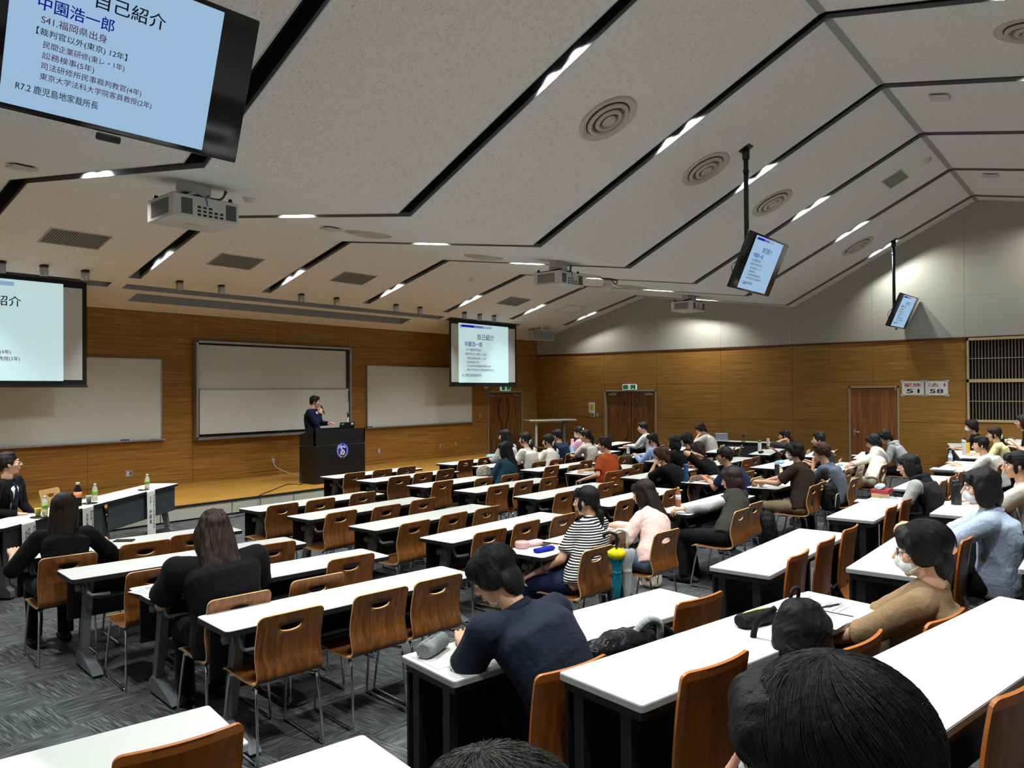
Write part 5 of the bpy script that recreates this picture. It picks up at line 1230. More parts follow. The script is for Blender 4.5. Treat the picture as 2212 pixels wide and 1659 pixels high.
r = person('person at frame edge with pale sleeves, only clasped hands on panel table visible', (p.x - .50, p.y + .62), (p.x - .42, p.y + .48, 1.2), math.radians(-143), hands=((.06, .46, .775), (-.06, .46, .765), 'loose', 'loose'), shirt=('pale pink', (214, 196, 190)), sleeve='long', hair=('short', BLACKH))
pc_ = dup(pc, (p.x - .48, p.y + .66, 0), math.radians(-143), 'pale plywood chair under the person with pale sleeves'); pc_['group'] = 'chairs at the panel table'
# --- column by the presenters
at_chair(('L', 3, 0), 'woman in black with long dark hair, back turned, nearest the panel tables', 140, 1098, look=(-28, 2, 0), hands=((.40, .38, .765), (-.26, .36, .76), 'grip', 'flat'), shirt=('black knit', (11, 11, 13)), sleeve='elbow', pants=(16, 16, 18), hair=('long', DKBRN), female=True, fine=True)
at_chair(('L', 5, 0), 'heavy man in black T-shirt with long wavy brown hair, back turned', 460, 1142, look=(-4, 3, 0), hands=((.20, .42, .76), (-.20, .42, .76), 'flat', 'flat'), shirt=('faded black tee', (11, 11, 13)), pants=(15, 15, 17), hair=('wavy', ((24, 16, 13), (64, 46, 38))), build=1.32, fine=True, reach=.66)
# --- flat floor, from the presenters' side to the door wall
at_chair(('M', 6, 0), 'woman in black and white striped T-shirt with low ponytail', 1266, 1082, look=(12, 4, 0), shirt=('striped', (228, 226, 222), striped('striped tee', (22, 22, 24), (226, 224, 220), 17)), pants=(22, 28, 58), hair=('lowpony', BLACKH), female=True, extra=('skirt',), fine=True, build=.98)
at_chair(('M', 6, 2), 'woman in pale pink top with long dark hair, writing', 1390, 1066, look=(6, 16, 0), hands=((.06, .46, .765), (-.16, .40, .76), 'grip', 'flat'), shirt=('pale pink top', (214, 182, 174)), sleeve='elbow', pants=(84, 98, 120), hair=('long', DKBRN), female=True, fine=True, build=.95, lean=0.2)
at_chair(('N', 6, 0), 'woman in dark olive vest and white sleeves with straight brown hair, writing', 1580, 1036, look=(8, 14, 0), hands=((.06, .44, .765), (-.10, .40, .765), 'grip', 'loose'), shirt=('olive vest', (50, 50, 42)), sleeve='none', pants=(24, 22, 24), hair=('bob', ((30, 17, 15), (66, 40, 37))), female=True, fine=True, extra=('undersleeves', cloth('white undersleeve', (196, 194, 196))))
at_chair(('N', 2, 2), 'woman in teal cardigan with very long black hair, back turned', 1090, 972, look=(16, 6, 0), shirt=('teal cardigan', (26, 56, 70)), sleeve='long', hair=('long', BLACKH), female=True)
at_chair(('P', 1, 0), 'woman in white T-shirt with glasses and tied hair, front seat of two', 1134, 949, look=(8, 4, 0), shirt=('white tee', (204, 199, 191)), hair=('lowpony', BLACKH), extra=('glasses', 'scrunchie'), female=True, hands=DESKH)
at_chair(('P', 1, 1), 'woman in white T-shirt with large white scrunchie beside yellow labelled bottle', 1184, 953, look=(10, 6, 0), shirt=('white tee', (204, 199, 191)), hair=('lowpony', BLACKH), extra=('scrunchie',), female=True, hands=DESKH)
sit('woman with long black hair in grey and white, farthest toward the stage', 1090, 942, 8.78, look=(16, 4, 0), shirt=('grey white top', (170, 172, 174)), sleeve='elbow', hair=('long', BLACKH), female=True, hands=FOLDH, chair='plywood chair under the foremost long haired woman')
sit('person in navy behind the white scrunchie woman', 1203, 941, 8.62, look=(6, 8, 0), shirt=('navy tee', (26, 34, 62)), hair=('short', BLACKH), hands=DESKH, chair='plywood chair under the person in navy at second column front')
sit('woman in pink with face mask and hair clip, looking down', 1250, 934, 8.78, look=(20, 22, 0), shirt=('pink shirt', (206, 160, 172)), hair=('pony', BLACKH), extra=('mask', 'scrunchie'), female=True, hands=FOLDH, chair='plywood chair under the masked woman in pink')
sit('woman in white T-shirt with high ponytail, hands on desk', 1264, 942, 7.98, look=(20, 6, 0), shirt=('white tee', (204, 199, 191)), hair=('pony', BLACKH), female=True, hands=((.10, .46, .765), (-.06, .48, .765), 'loose', 'loose'), chair='plywood chair under the high ponytail woman')
at_chair(('P', 3, 0), 'man in orange T-shirt with glasses, writing', 1306, 962, look=(16, 6, 0), hands=((.10, .44, .765), (-.22, .22, .66), 'grip', 'loose'), shirt=('orange tee', (150, 62, 24)), hair=('spiky', BLACKH), extra=('glasses',), pants=(40, 40, 44))
sit('brown haired man in black T-shirt leaning chin on hands', 1428, 984, 4.98, look=(18, 8, 0), hands=((.10, .34, .92), (-.08, .38, .93), 'fist', 'fist'), shirt=('black tee', (11, 11, 13)), hair=('full', REDBR), chair='plywood chair under the man resting chin on hands', reach=.63, lean=0.32)
sit('man in pale blue shirt with glasses behind green bag', 1408, 950, 6.85, look=(14, 6, 0), hands=FOLDH, shirt=('pale blue shirt', (150, 168, 212)), sleeve='long', hair=('lowpony', BLACKH), extra=('glasses',), chair='plywood chair under the person in pale blue')
sit('man in loose white shirt leaning forward by side double doors', 1388, 924, 8.20, yaw=AR, look=(24, 8, 0), hands=((.10, .52, .765), (-.08, .54, .765), 'loose', 'loose'), shirt=('white shirt', (206, 210, 212)), sleeve='long', hair=('neat', BLACKH), extra=('glasses',), chair='plywood chair under the man in loose white shirt', lean=0.25)
sit('round black haired person half hidden behind a masked student', 1456, 956, 5.98, look=(-10, 4, 0), shirt=('black top', (11, 11, 13)), hair=('bob', BLACKH), hands=DESKH, chair='plywood chair under the half hidden round haired person')
sit('student in black with white face mask and black hair', 1482, 951, 6.02, look=(14, 6, 0), shirt=('black knit top', (11, 11, 13)), sleeve='long', hair=('full', BLACKH), extra=('mask',), hands=DESKH, chair='plywood chair under the masked student in black', dx=.12)
sit('brown haired woman in black T-shirt resting cheek on hand', 1506, 973, 4.95, look=(14, 8, 8), hands=((.22, .34, .76), (-.09, .24, 1.02), 'flat', 'straight'), shirt=('black tee', (11, 11, 13)), hair=('full', DKBRN), female=True, chair='plywood chair under the woman resting cheek on hand', reach=.64, lean=0.26)
sit('man in navy T-shirt with glasses, hands together on desk', 1565, 985, 4.12, look=(14, 6, 0), hands=((.05, .46, .765), (-.10, .47, .765), 'loose', 'grip'), shirt=('navy tee', (26, 34, 54)), hair=('short', BLACKH), extra=('glasses',), skin=SKIN2, chair='plywood chair under the navy T-shirt man with glasses', lean=0.24)
sit('person in printed white T-shirt bent over, head on hand by side wall', 1513, 927, 7.15, yaw=AR, look=(24, 26, 0), hands=((.10, .40, .80), (-.06, .28, 1.0), 'loose', 'fist'), shirt=('white tee', (204, 199, 191)), hair=('full', BLACKH), chair='plywood chair under the bent white T-shirt person', lean=0.28)
sit('woman in dark grey top resting chin on hand, far side column', 1694, 941, 5.20, yaw=AR, look=(10, 6, 0), hands=((.10, .42, .76), (-.06, .24, .99), 'flat', 'fist'), shirt=('dark grey top', (62, 64, 68)), sleeve='elbow', hair=('lowpony', DKBRN), female=True, chair='plywood chair under the dark grey top woman', lean=0.22)
at_chair(('P', 6, 0), 'man in dark brown T-shirt with face mask, hands clasped on desk', 1716, 976, look=(12, 6, 0), hands=((.05, .46, .80), (-.03, .48, .80), 'grip', 'grip'), shirt=('dark brown tee', (46, 34, 28)), pants=(120, 104, 80), hair=('full', BLACKH), extra=('mask',), fine=True, build=1.06)
sit('curly brown haired man in blue grey T-shirt, hand at mouth', 1774, 978, 3.12, look=(14, 6, 0), hands=((.16, .38, .76), (-.02, .30, .96), 'flat', 'loose'), shirt=('blue grey tee', (88, 96, 110)), hair=('curly', REDBR), extra=('glasses',), chair='plywood chair under the curly haired man', lean=0.2)
sit('black haired person just behind the curly haired man', 1768, 950, 4.10, yaw=AR, look=(14, 6, 0), hands=DESKH, shirt=('charcoal tee', (40, 42, 46)), hair=('spiky', BLACKH), chair='plywood chair under the person behind the curly haired man')
at_chair(('Q', 6, 2), 'man in cream long sleeve sweatshirt looking down at desk', 1886, 955, look=(12, 20, 0), hands=((.12, .40, .76), (-.14, .34, .74), 'flat', 'loose'), shirt=('cream sweatshirt', (206, 200, 188)), sleeve='long', pants=(150, 138, 116), hair=('full', BLACKH), skin=SKIN2)
sit('man in light grey hoodie bent over notes by the single door', 1911, 944, 3.22, yaw=AR, look=(12, 24, 0), hands=FOLDH, shirt=('grey hoodie', (150, 152, 154)), sleeve='long', hair=('full', BLACKH), hood=cloth('grey hood', (158, 160, 162)), chair='plywood chair under the grey hoodie man', reach=.64, lean=0.3)
# --- on the tiers
def on_tier(label, px, py, tier, hipy, **k): return sit(label, px, py, hipy, z0=TIERS[tier][1], **k)
r = on_tier('man in navy polo shirt with striped collar bent over desk, writing', 1066, 1246, 0, 1.90, lean=.34, yaw=WL, look=(22, 30, 0), hands=((.12, .48, .765), (-.20, .50, .765), 'grip', 'flat'), shirt=('navy polo', (30, 36, 50)), pants=(14, 14, 18), hair=('full', BLACKH), extra=('glasses', 'collar', cloth('navy collar', (26, 32, 46))), fine=True, build=1.16, dx=.10, reach=.66)
b = MB(); nb, up = r['nb'], r['up']
b.tube([tuple(nb + up * .008 + MK((.083 * math.cos(q), -.004 + .081 * math.sin(q), 0))) for q in [PI * .9 + i * PI * 1.2 / 14 for i in range(15)]], .0025, 5, 0); b.build('collar_stripe', cloth('collar stripe', (206, 196, 196)), r['root'])
b = MB()
for s in (1, -1):
    a, e, w_ = r['arm'][s]; k = a.lerp(e, .77); d = (e - a).normalized(); u = d.cross(MK((0, 0, 1))).normalized(); v = d.cross(u)
    b.tube([tuple(k + u * .079 * math.cos(2 * PI * i / 20) + v * .079 * math.sin(2 * PI * i / 20)) for i in range(20)], .0035, 5, 0, closed=True)
b.build('cuff_stripe', cloth('collar stripe', (206, 196, 196)), r['root'])
rPolo = r
on_tier('woman in black, green and grey hooded jacket with black bob, writing', 1962, 1006, 0, 1.62, look=(14, 12, 0), hands=((.06, .46, .765), (-.12, .44, .765), 'grip', 'flat'), shirt=('blocked', (30, 32, 34), blocks('blocked jacket', [(0, (150, 150, 148)), (.30, (34, 36, 36))], 0, .8, -.42)), sleeve='long', hair=('bob', BLACKH), female=True, hood=cloth('black hood', (24, 25, 27)), fine=True, build=1.1, reach=.64, lean=0.26)
on_tier('man in white T-shirt leaning arm across desk, second tier row', 2118, 962, 0, 1.56, look=(14, 4, 0), hands=((.05, .50, .765), (-.12, .50, .765), 'flat', 'flat'), shirt=('white tee', (204, 199, 191)), hair=('spiky', BLACKH), build=1.12, lean=0.2)
on_tier('woman in pale yellow top with brown tied hair and glasses', 2147, 938, 0, 1.72, look=(12, 4, 0), hands=DESKH, shirt=('pale yellow top', (222, 214, 160)), sleeve='elbow', hair=('lowpony', DKBRN), extra=('glasses', 'scrunchie'), female=True)
on_tier('person in black T-shirt with grey face mask below the grille', 2098, 921, 0, 2.28, look=(14, 4, 0), hands=DESKH, shirt=('black tee', (11, 11, 13)), hair=('full', DKBRN), extra=('mask',))
rTan = on_tier('masked young man in tan sweatshirt with glasses and black hair', 1990, 1190, 1, .88, lean=-.12, reach=.58, look=(8, 4, 0), yaw=0, hands=((.14, .34, .60), (-.14, .34, .60), 'flat', 'flat'), shirt=('tan sweatshirt', (128, 104, 76)), sleeve='elbow', pants=(40, 34, 34), hair=('full', BLACKH), extra=('glasses', 'mask'), fine=True, build=1.02)
r = on_tier('student in pale blue shirt with face mask and black bowl hair', 2118, 1052, 1, .72, look=(16, 6, 0), lean=.08, hands=((.08, .48, .84), (-.16, .46, .82), 'loose', 'fist'), shirt=('sky shirt', (164, 178, 200)), sleeve='elbow', pants=(18, 18, 22), hair=('bob', BLACKH), extra=('mask', 'collar', cloth('sky collar', (168, 182, 204))), fine=True, build=1.04)
on_tier('woman in cream puff sleeve blouse with tied black hair, hand at chin', 2196, 1004, 1, .68, look=(14, 4, 0), hands=((.12, .40, .76), (-.02, .30, .95), 'flat', 'loose'), shirt=('cream blouse', (206, 198, 184)), hair=('lowpony', BLACKH), female=True, fine=True, build=1.08)
on_tier('person with glasses at frame edge beside the grille', 2208, 911, 1, 1.20, look=(20, 2, 0), hands=FOLDH, shirt=('black tee', (11, 11, 13)), hair=('bob', DKBRN), extra=('glasses',), female=True, lean=0.3)
on_tier('person cut off by frame edge, only a raised hand visible', 2262, 950, 1, .95, look=(10, 2, 0), hands=((.12, .40, .76), (-.16, .38, .98), 'flat', 'loose'), shirt=('cream blouse', (206, 198, 184)), hair=('short', BLACKH))
# --- the two heads nearest the viewer
hR = Vector((.965, .30, 1.545)); hC = Vector((.70, .60, 1.435))
rR = person('black haired person seen from behind at bottom edge, nearest viewer', (1.02, -.02), tuple(hR), 0, look=(10, 4, 0), shirt=('white tee', (204, 199, 191)), hair=('full', BLACKH), z0=TIERS[2][1] + .02, fine=True, extra=('mask',))
rC = person('person with tousled greying hair at bottom edge, only hair visible', (.74, .25), tuple(hC), 0, look=(0, 14, 0), shirt=('dark tee', (30, 30, 34)), hair=('full', ((16, 16, 17), (52, 50, 48))), z0=TIERS[1][1], fine=True)
def strands(r, n, seed, length, rad, mat_, messy):
    """loose hairs over the modelled hair"""
    rnd = random.Random(seed); cu = bpy.data.curves.new('hair_strands', 'CURVE'); cu.dimensions = '3D'; cu.bevel_depth = rad; cu.bevel_resolution = 0; cu.resolution_u = 2
    wh = MK((.012, -.055, .142))                                   # the whorl
    for _ in range(n):
        a = rnd.uniform(0, 2 * PI); s0 = rnd.uniform(.0, 1.25); pts = []; L = length * rnd.uniform(.6, 1.1)
        for i in range(6):
            th = s0 + L * i / 5; a2 = a + .35 * th + messy * .12 * math.sin(3 * th + a * 5)
            d = MK((math.sin(th) * math.cos(a2), math.sin(th) * math.sin(a2) * 1.0, math.cos(th)))
            k = 1.0 + messy * rnd.uniform(0, .05) * (i / 5) + .012
            pts.append(MK((d.x * .101 * k, -.024 + d.y * .116 * k, .040 + d.z * .103 * k)))
        sp = cu.splines.new('POLY'); sp.points.add(5)
        for q, p_ in zip(sp.points, pts): q.co = (p_.x, p_.y, p_.z, 1); q.radius = 1
        for q, rr_ in zip(sp.points, (.5, 1, 1, 1, .8, .3)): q.radius = rr_
    o = bpy.data.objects.new('hair_strands', cu); COL.objects.link(o); cu.materials.append(mat_); hair = [c for c in r['root'].children if c.name.startswith('hair')][0]; o.parent = hair; o['kind'] = 'stuff'
strands(rR, 2600, 3, .75, .00045, hairmat('loose black hair', (9, 9, 10), (44, 43, 44)), .5)
strands(rC, 2200, 5, .7, .0005, hairmat('loose greying hair', (18, 18, 19), (90, 86, 82)), 1.6)
strands(rPolo, 1500, 8, .7, .0005, hairmat('loose dark hair', (10, 9, 9), (36, 33, 32)), .7)
strands(rTan, 1500, 9, .7, .0005, hairmat('loose dark hair', (10, 9, 9), (36, 33, 32)), .7)
for rr, nm in ((rR, 'folded swing seat under the nearest black haired person'), (rC, 'folded swing seat under the tousled hair person')):
    q = rr['root'].location; dup(ss0, (q.x, q.y - .16, q.z), 0, nm)
# ------------------------------------------------------------------ things on the desks
TZ = [z + FTH for _, z in TIERS]
_tops = [(c, rz, TH) for c, rz in DESKS.values()] + [(Vector((c.x, c.y, 0)), rz, c.z + FTH) for c, rz in FDESK.values()] + [(c, PA, TH) for c in PT]
def atz(x, y, z, _r=atz):
    """as before, but kept on the nearest desk top of that height when it falls just off it"""
    p = _r(x, y, z)
    if z < .5: return p
    best = None
    for c, rz, tz in _tops:
        if abs(tz - z) > .02: continue
        q = rotz(-rz) @ (Vector((p.x, p.y, 0)) - Vector((c.x, c.y, 0))); k = Vector((max(-.82, min(.82, q.x)), max(-.15, min(.15, q.y)), 0)); e = (q - k).length
        if best is None or e < best[0]: best = (e, Vector((c.x, c.y, 0)) + rotz(rz) @ k)
    if best and best[0] < .5: return Vector((best[1].x, best[1].y, z))
    return p
TEA = mat('green tea', (176, 164, 40), .15, spec=.5, coat=.3); TEAL_ = mat('green tea label', (120, 160, 60), .5); CLEAR = mat('clear bottle plastic', (226, 234, 236), .08, spec=.5, alpha=.38)
def bottle(px, py, z, label, liquid=None, lab=None, cap=WHITEPL, h=.205, r=.031, body=None, level=.45):
    p = atz(px, py, z); t = thing('drink_bottle', label, 'bottle', tuple(p)); k = h / .205
    prof = [(.0, 0), (r * .9, 0), (r, .006 * k), (r, .055 * k), (r * .93, .062 * k), (r, .07 * k), (r, .125 * k), (r * .95, .14 * k), (r * .62, .168 * k), (r * .42, .180 * k), (r * .42, .188 * k), (0, .188 * k)]
    b = MB(); b.lathe(prof, (0, 0, 0), 16); b.build('bottle_body', body or CLEAR, t)
    if liquid: b = MB(); b.lathe([(0, .002), (r * .86, .002), (r * .93, .008), (r * .93, h * level), (0, h * level)], (0, 0, 0), 16); b.build('drink', liquid, t)
    if lab: b = MB(); b.lathe([(r * 1.015, .075 * k), (r * 1.015, .125 * k)], (0, 0, 0), 16); o = b.build('bottle_label', lab, t)
    b = MB(); b.lathe([(0, .184 * k), (r * .5, .184 * k), (r * .5, .203 * k), (r * .44, .205 * k), (0, .205 * k)], (0, 0, 0), 14); b.build('bottle_cap', cap, t); return t
def flask(px, py, z, label, body, cap, h=.24, r=.034):
    p = atz(px, py, z); t = thing('drink_flask', label, 'flask', tuple(p))
    b = MB(); b.lathe([(0, 0), (r * .95, 0), (r, .006), (r, h * .8), (r * .92, h * .83), (0, h * .83)], (0, 0, 0), 18); b.build('flask_body', body, t)
    b = MB(); b.lathe([(0, h * .82), (r * .95, h * .82), (r * .97, h * .97), (r * .8, h), (0, h)], (0, 0, 0), 18); b.build('flask_lid', cap, t); return t
def sheet(px, py, z, label, rz=0.0, w=.21, d=.297, kind=1, name='paper_sheet', lift=.0):
    p = atz(px, py, z); t = thing(name, label, 'paper', (p.x, p.y, z + .0012 + lift), rz)
    b = MB(); b.box((0, 0, 0), (w, d, .0016)); s_ = b.build('sheet', PAPER, t)
    if kind:
        b = MB(); rnd = random.Random(int(px * 7 + py))
        for i in range(9 if kind == 1 else 5):
            ww = w * rnd.uniform(.45, .8); b.box((-w * .42 + ww / 2, d * .40 - i * d * (.085 if kind == 1 else .05), .0011), (ww, d * .022, .0005), 0)
        if kind == 2: b.box((0, -d * .12, .0011), (w * .55, d * .28, .0005), 1)
        b.build('printed_text', [GREYINK, mat('pale print', (206, 176, 140), .8)], s_)
    return t
def pen(px, py, z, label, m, rz=0.0, lift=.006, L=.14):
    p = atz(px, py, z); t = thing('pen', label, 'pen', (p.x, p.y, z + lift), rz); b = MB(); b.tube([(-L / 2, 0, 0), (L * .32, 0, 0)], .0048, 8); b.build('pen_barrel', m, t)
    b = MB(); b.tube([(L * .32, 0, 0), (L * .45, 0, 0), (L / 2, 0, 0)], [.0048, .003, .0008], 8); b.tube([(-L / 2 - .006, 0, 0), (-L / 2, 0, 0)], .003, 6); b.build('pen_tip', SILVER, t); return t
def pouch(px, py, z, label, m, rz=0.0, w=.20, d=.075, h=.06, zipm=None, name='pencil_case'):
    p = atz(px, py, z); t = thing(name, label, 'pencil case', (p.x, p.y, z), rz)
    me = blob('case_body', [('l', [((-w / 2, 0, h * .5), h * .42, d * .40), ((-w * .42, 0, h * .5), h * .5, d * .5), ((0, .002, h * .48), h * .48, d * .52), ((w * .42, 0, h * .5), h * .48, d * .48), ((w / 2, 0, h * .5), h * .38, d * .38)])], .005, 3)
    mn = min(v.co.z for v in me.vertices)
    for v in me.vertices: v.co.z -= mn - .0005
    cloth_noise(me, .003, 22, px); me.materials.clear(); me.materials.append(m); link('case_body', me, t)
    b = MB(); mz = max(v.co.z for v in me.vertices); b.tube([(-w * .42, 0, mz - .002), (0, .004, mz), (w * .42, 0, mz - .002)], .003, 6); b.build('zip', zipm or GREYMET, t); return t
def slab(px, py, z, label, m, w, d, h, rz=0.0, name='book', cat='book', parts=True, lift=0.0):
    p = atz(px, py, z); t = thing(name, label, cat, (p.x, p.y, z + lift), rz); b = MB(); b.box((0, 0, h / 2), (w, d, h), 0, None, min(.003, h * .3)); o = b.build('cover' if name == 'book' else 'case', m, t)
    if name == 'book': b = MB(); b.box((.003, 0, h / 2), (w, d - .008, h * .8)); b.build('pages', PAPER, t)
    if name == 'phone': b = MB(); b.box((0, 0, h + .0003), (w * .9, d * .94, .0006)); b.build('screen', BLACKGL, t)
    return t
# panel tables and lectern
bottle(318, 1057, TH, 'green tea bottle on black coaster, by the paper strip nearest stage', TEA, TEAL_)
bottle(202, 1082, TH, 'green tea bottle just behind the white paper cup', TEA, TEAL_, level=.35)
bottle(97, 1113, TH, 'green tea bottle just behind the yellow paper cup', TEA, TEAL_, level=.5)
bottle(692, 926, LZ + .91 + .02, 'green capped tea bottle on the lectern', TEAL_, None, mat('green cap', (90, 170, 40), .4), .17, body=mat('green bottle', (120, 180, 60), .2, alpha=.8))
t = bottle(168, 1093, TH, 'black knit covered bottle with white cap beside the long dark hair woman', None, mat('orange tag', (224, 130, 90), .6), WHITEPL, .27, .042, cloth('black bottle cover', (18, 18, 20)))
def cup(px, py, label, m):
    p = atz(px, py, TH); t = thing('paper_cup', label, 'cup', tuple(p)); b = MB(); b.lathe([(0, .014), (.024, .014), (.034, .085), (.035, .087), (.033, .085), (.023, .018), (0, .018)], (0, 0, 0), 18); b.build('cup_body', m, t)
cup(192, 1087, 'white paper cup upside on small dark tray', mat('white cup', (206, 214, 214), .6)); cup(82, 1116, 'yellow paper cup on small dark tray near suited man', mat('yellow cup', (226, 208, 92), .6))
def tray(px, py, label, r=.07):
    p = atz(px, py, TH); t = thing('coaster', label, 'coaster', tuple(p)); b = MB(); b.lathe([(0, 0), (r * .9, 0), (r, .008), (r * .95, .010), (r * .88, .004), (0, .004)], (0, 0, 0), 24); b.build('coaster_dish', mat('dark lacquer', (36, 20, 16), .25), t)
tray(310, 1059, 'black lacquer coaster beside tea bottle nearest stage'); tray(194, 1088, 'dark tray under the white paper cup', .085); tray(84, 1118, 'dark tray under the yellow paper cup', .085)
sheet(292, 1064, TH, 'folded white paper lying left of the black coaster', PA + .4, .12, .2, 0); sheet(44, 1124, TH, 'white papers in front of suited man on the panel table', PA - .5, .21, .3, 1); sheet(8, 1132, TH, 'printed sheet by the clasped hands at frame edge', PA - .3, .21, .3, 1)
slab(64, 1108, TH, 'black phone lying before the suited man', BLACKPL, .075, .15, .01, PA, 'phone', 'phone')
p = aty(270, 952, WY - .065)
for px, lb, m_, w_ in ((270, 'blue board eraser on tray of the partly hidden whiteboard', BLUE, .14), (331, 'red board marker at tray end of the partly hidden whiteboard', RED, .11), (798, 'blue board eraser on tray nearest the lectern', BLUE, .16)):
    q = aty(px, 950 if px < 400 else 924, WY - .07); t = thing('board_eraser' if m_ is BLUE else 'board_marker', lb, 'eraser' if m_ is BLUE else 'marker', (q.x, WY - .07, 1.142 if px < 400 else 1.147))
    b = MB()
    if m_ is BLUE: b.box((0, 0, .018), (w_, .05, .034), 0, None, .008, 2)
    else: b.tube([(-w_ / 2, 0, .01), (w_ / 2, 0, .01)], .009, 8)
    b.build('eraser_body' if m_ is BLUE else 'marker_body', m_, t)
# presenters' side column
slab(268, 1169, TH, 'black phone held by the woman in black', BLACKPL, .08, .16, .012, AL + .9, 'phone', 'phone')
sheet(222, 1184, TH, 'white sheet on desk beside woman in black', AL + .1, kind=0)
sheet(338, 1278, TH, 'printed leaflet on the heavy man\'s desk, lower one', AL + .25, kind=1); sheet(352, 1274, TH, 'printed leaflet on heavy man\'s desk, upper one with picture', AL - .1, kind=2, lift=.002)
# striped woman's desk
p = atz(1109, 1181, TH); t = thing('hand_fan', 'pale pink portable fan lying at the end of the striped woman\'s desk', 'fan', tuple(p), -.35); PK = mat('pink plastic', (222, 176, 176), .4, alpha=.75)
b = MB(); b.lathe([(.052, .004), (.060, .02), (.060, .045), (.055, .055), (.0, .056)], (0, 0, 0), 24); b.build('fan_cage', PK, t); b = MB(); b.tube([(.055, 0, .025), (.19, -.0, .022)], .019, 12); b.build('fan_handle', mat('pink handle', (226, 190, 186), .4), t)
pouch(1176, 1191, TH, 'bright blue pencil case in front of the striped woman', cloth('royal blue', (26, 34, 150)), -.15, .20, .07, .035)
sheet(1186, 1178, TH, 'printed handout between blue case and striped woman', .1, kind=2); sheet(1170, 1173, TH, 'printed handout under the other one before striped woman', -.1, kind=1)
sheet(1352, 1146, TH, 'pale pink notebook page under the pink top woman\'s hand', .2, .18, .25, 0); pen(1346, 1139, TH + .06, 'pink pen in the pink top woman\'s hand', mat('pink pen', (226, 160, 170), .4), 1.2, 0.0)
def umbrella(px, ytop, ybot, Y, label, canopy, top, handle, straight=False):
    a, c = aty(px, ytop, Y), aty(px - 2, ybot, Y); L = a.z - c.z; t = thing('umbrella', label, 'umbrella', (c.x, c.y, c.z))
    b = MB(); z1 = L * .74; rr = [(.004, 0), (.020, .03), (.032, z1 * .35), (.030, z1 * .66), (.044, z1 * .80), (.058, z1 * .96), (.030, z1)]
    vs = []; n = 24; prof = rr; fs = []
    for r_, z_ in prof:
        for j in range(n): q = 2 * PI * j / n; k = r_ * (1 + .22 * math.cos(8 * q) * min(1, z_ / z1 + .15)); vs.append((k * math.cos(q), k * math.sin(q), z_))
    for i in range(len(prof) - 1):
        for j in range(n): fs.append((i * n + j, i * n + (j + 1) % n, (i + 1) * n + (j + 1) % n, (i + 1) * n + j))
    b.add(vs, fs, 0, True); b.build('canopy', canopy, t)
    if top: b = MB(); b.lathe([(.048, z1 * .84), (.068, z1 * .90), (.070, z1 * .98), (.03, z1 * 1.04), (.012, z1 * 1.02)], (0, 0, 0), 16); b.build('canopy_rim', top, t)
    b = MB(); b.tube([(0, 0, z1 * .95), (0, 0, L * .94)], .010, 8); b.tube(spline([(0, 0, L * .8), (0, 0, L * .94), (-.015, .02, L * .985), (-.04, .05, L), (-.06, .07, L * .97), (-.062, .072, L * .93)], 5), .013, 8); b.build('hook_handle', handle, t)
    b = MB(); b.lathe([(.033, z1 * .55), (.036, z1 * .57), (.033, z1 * .60)], (0, 0, 0), 14); b.build('tie_band', canopy, t)
umbrella(1335, 1149, 1300, 3.02, 'folded teal umbrella with yellow rim hanging between striped and pink women', cloth('teal umbrella', (22, 116, 138), .5), cloth('yellow rim', (226, 206, 30), .5), BLACKPL)
umbrella(1358, 1143, 1298, 2.98, 'folded clear plastic umbrella with white hook handle by the teal one', mat('clear umbrella film', (206, 208, 210), .2, alpha=.45), None, WHITEPL)
def bag(px, py, z, label, m, size, rz=0.0, strap=True, name='backpack', cat='backpack', strapm=None, lift=0.0, pocket=True, loc=None):
    p = Vector(loc) if loc else atz(px, py, z); t = thing(name, label, cat, (p.x, p.y, p.z + lift), rz); w, d, h = size
    me = blob('bag_body', [('l', [((0, 0, h * .02), w * .42, d * .42), ((0, 0, h * .08), w * .5, d * .5), ((0, 0, h * .45), w * .5, d * .52), ((0, 0, h * .8), w * .44, d * .44), ((0, .01, h * .95), w * .30, d * .30), ((0, .01, h), w * .14, d * .16)])], max(.007, h * .02), 3)
    cloth_noise(me, .012, 9, px * .1); mn = min(v.co.z for v in me.vertices)
    for v in me.vertices: v.co.z -= mn
    me.materials.clear(); me.materials.append(m); link('bag_body', me, t)
    if pocket:
        pk = blob('front_pocket', [('l', [((0, -d * .40, h * .08), w * .38, d * .16), ((0, -d * .46, h * .2), w * .40, d * .18), ((0, -d * .44, h * .5), w * .38, d * .16), ((0, -d * .36, h * .62), w * .30, d * .12)])], .008, 3); cloth_noise(pk, .006, 11, px); pk.materials.clear(); pk.materials.append(m); link('front_pocket', pk, t)
        b = MB(); b.tube(spline([(-w * .36, -d * .50, h * .15), (-w * .36, -d * .55, h * .45), (-w * .2, -d * .54, h * .62), (w * .2, -d * .54, h * .62), (w * .36, -d * .55, h * .45), (w * .36, -d * .50, h * .15)], 4), .005, 6); b.build('zip', strapm or BLACKPL, t)
    if strap:
        b = MB()
        for s in (-1, 1): b.tube(spline([(s * w * .2, d * .40, h * .92), (s * w * .3, d * .75, h * .75), (s * w * .34, d * .8, h * .35), (s * w * .38, d * .5, h * .08)], 5), .014, 6)
        b.tube(spline([(-w * .08, d * .2, h * .95), (-w * .07, d * .15, h * 1.08), (w * .07, d * .15, h * 1.08), (w * .08, d * .2, h * .95)], 5), .009, 6); b.build('strap', strapm or m, t)
    return t
BLKB = cloth('black bag nylon', (18, 18, 20), .55, 160, .2, .2, .9)
bag(1407, 1266, .0, 'cream canvas bag on the floor under pink woman\'s chair', cloth('cream canvas', (198, 188, 164)), (.24, .16, .26), .3, True, 'tote_bag', 'bag')
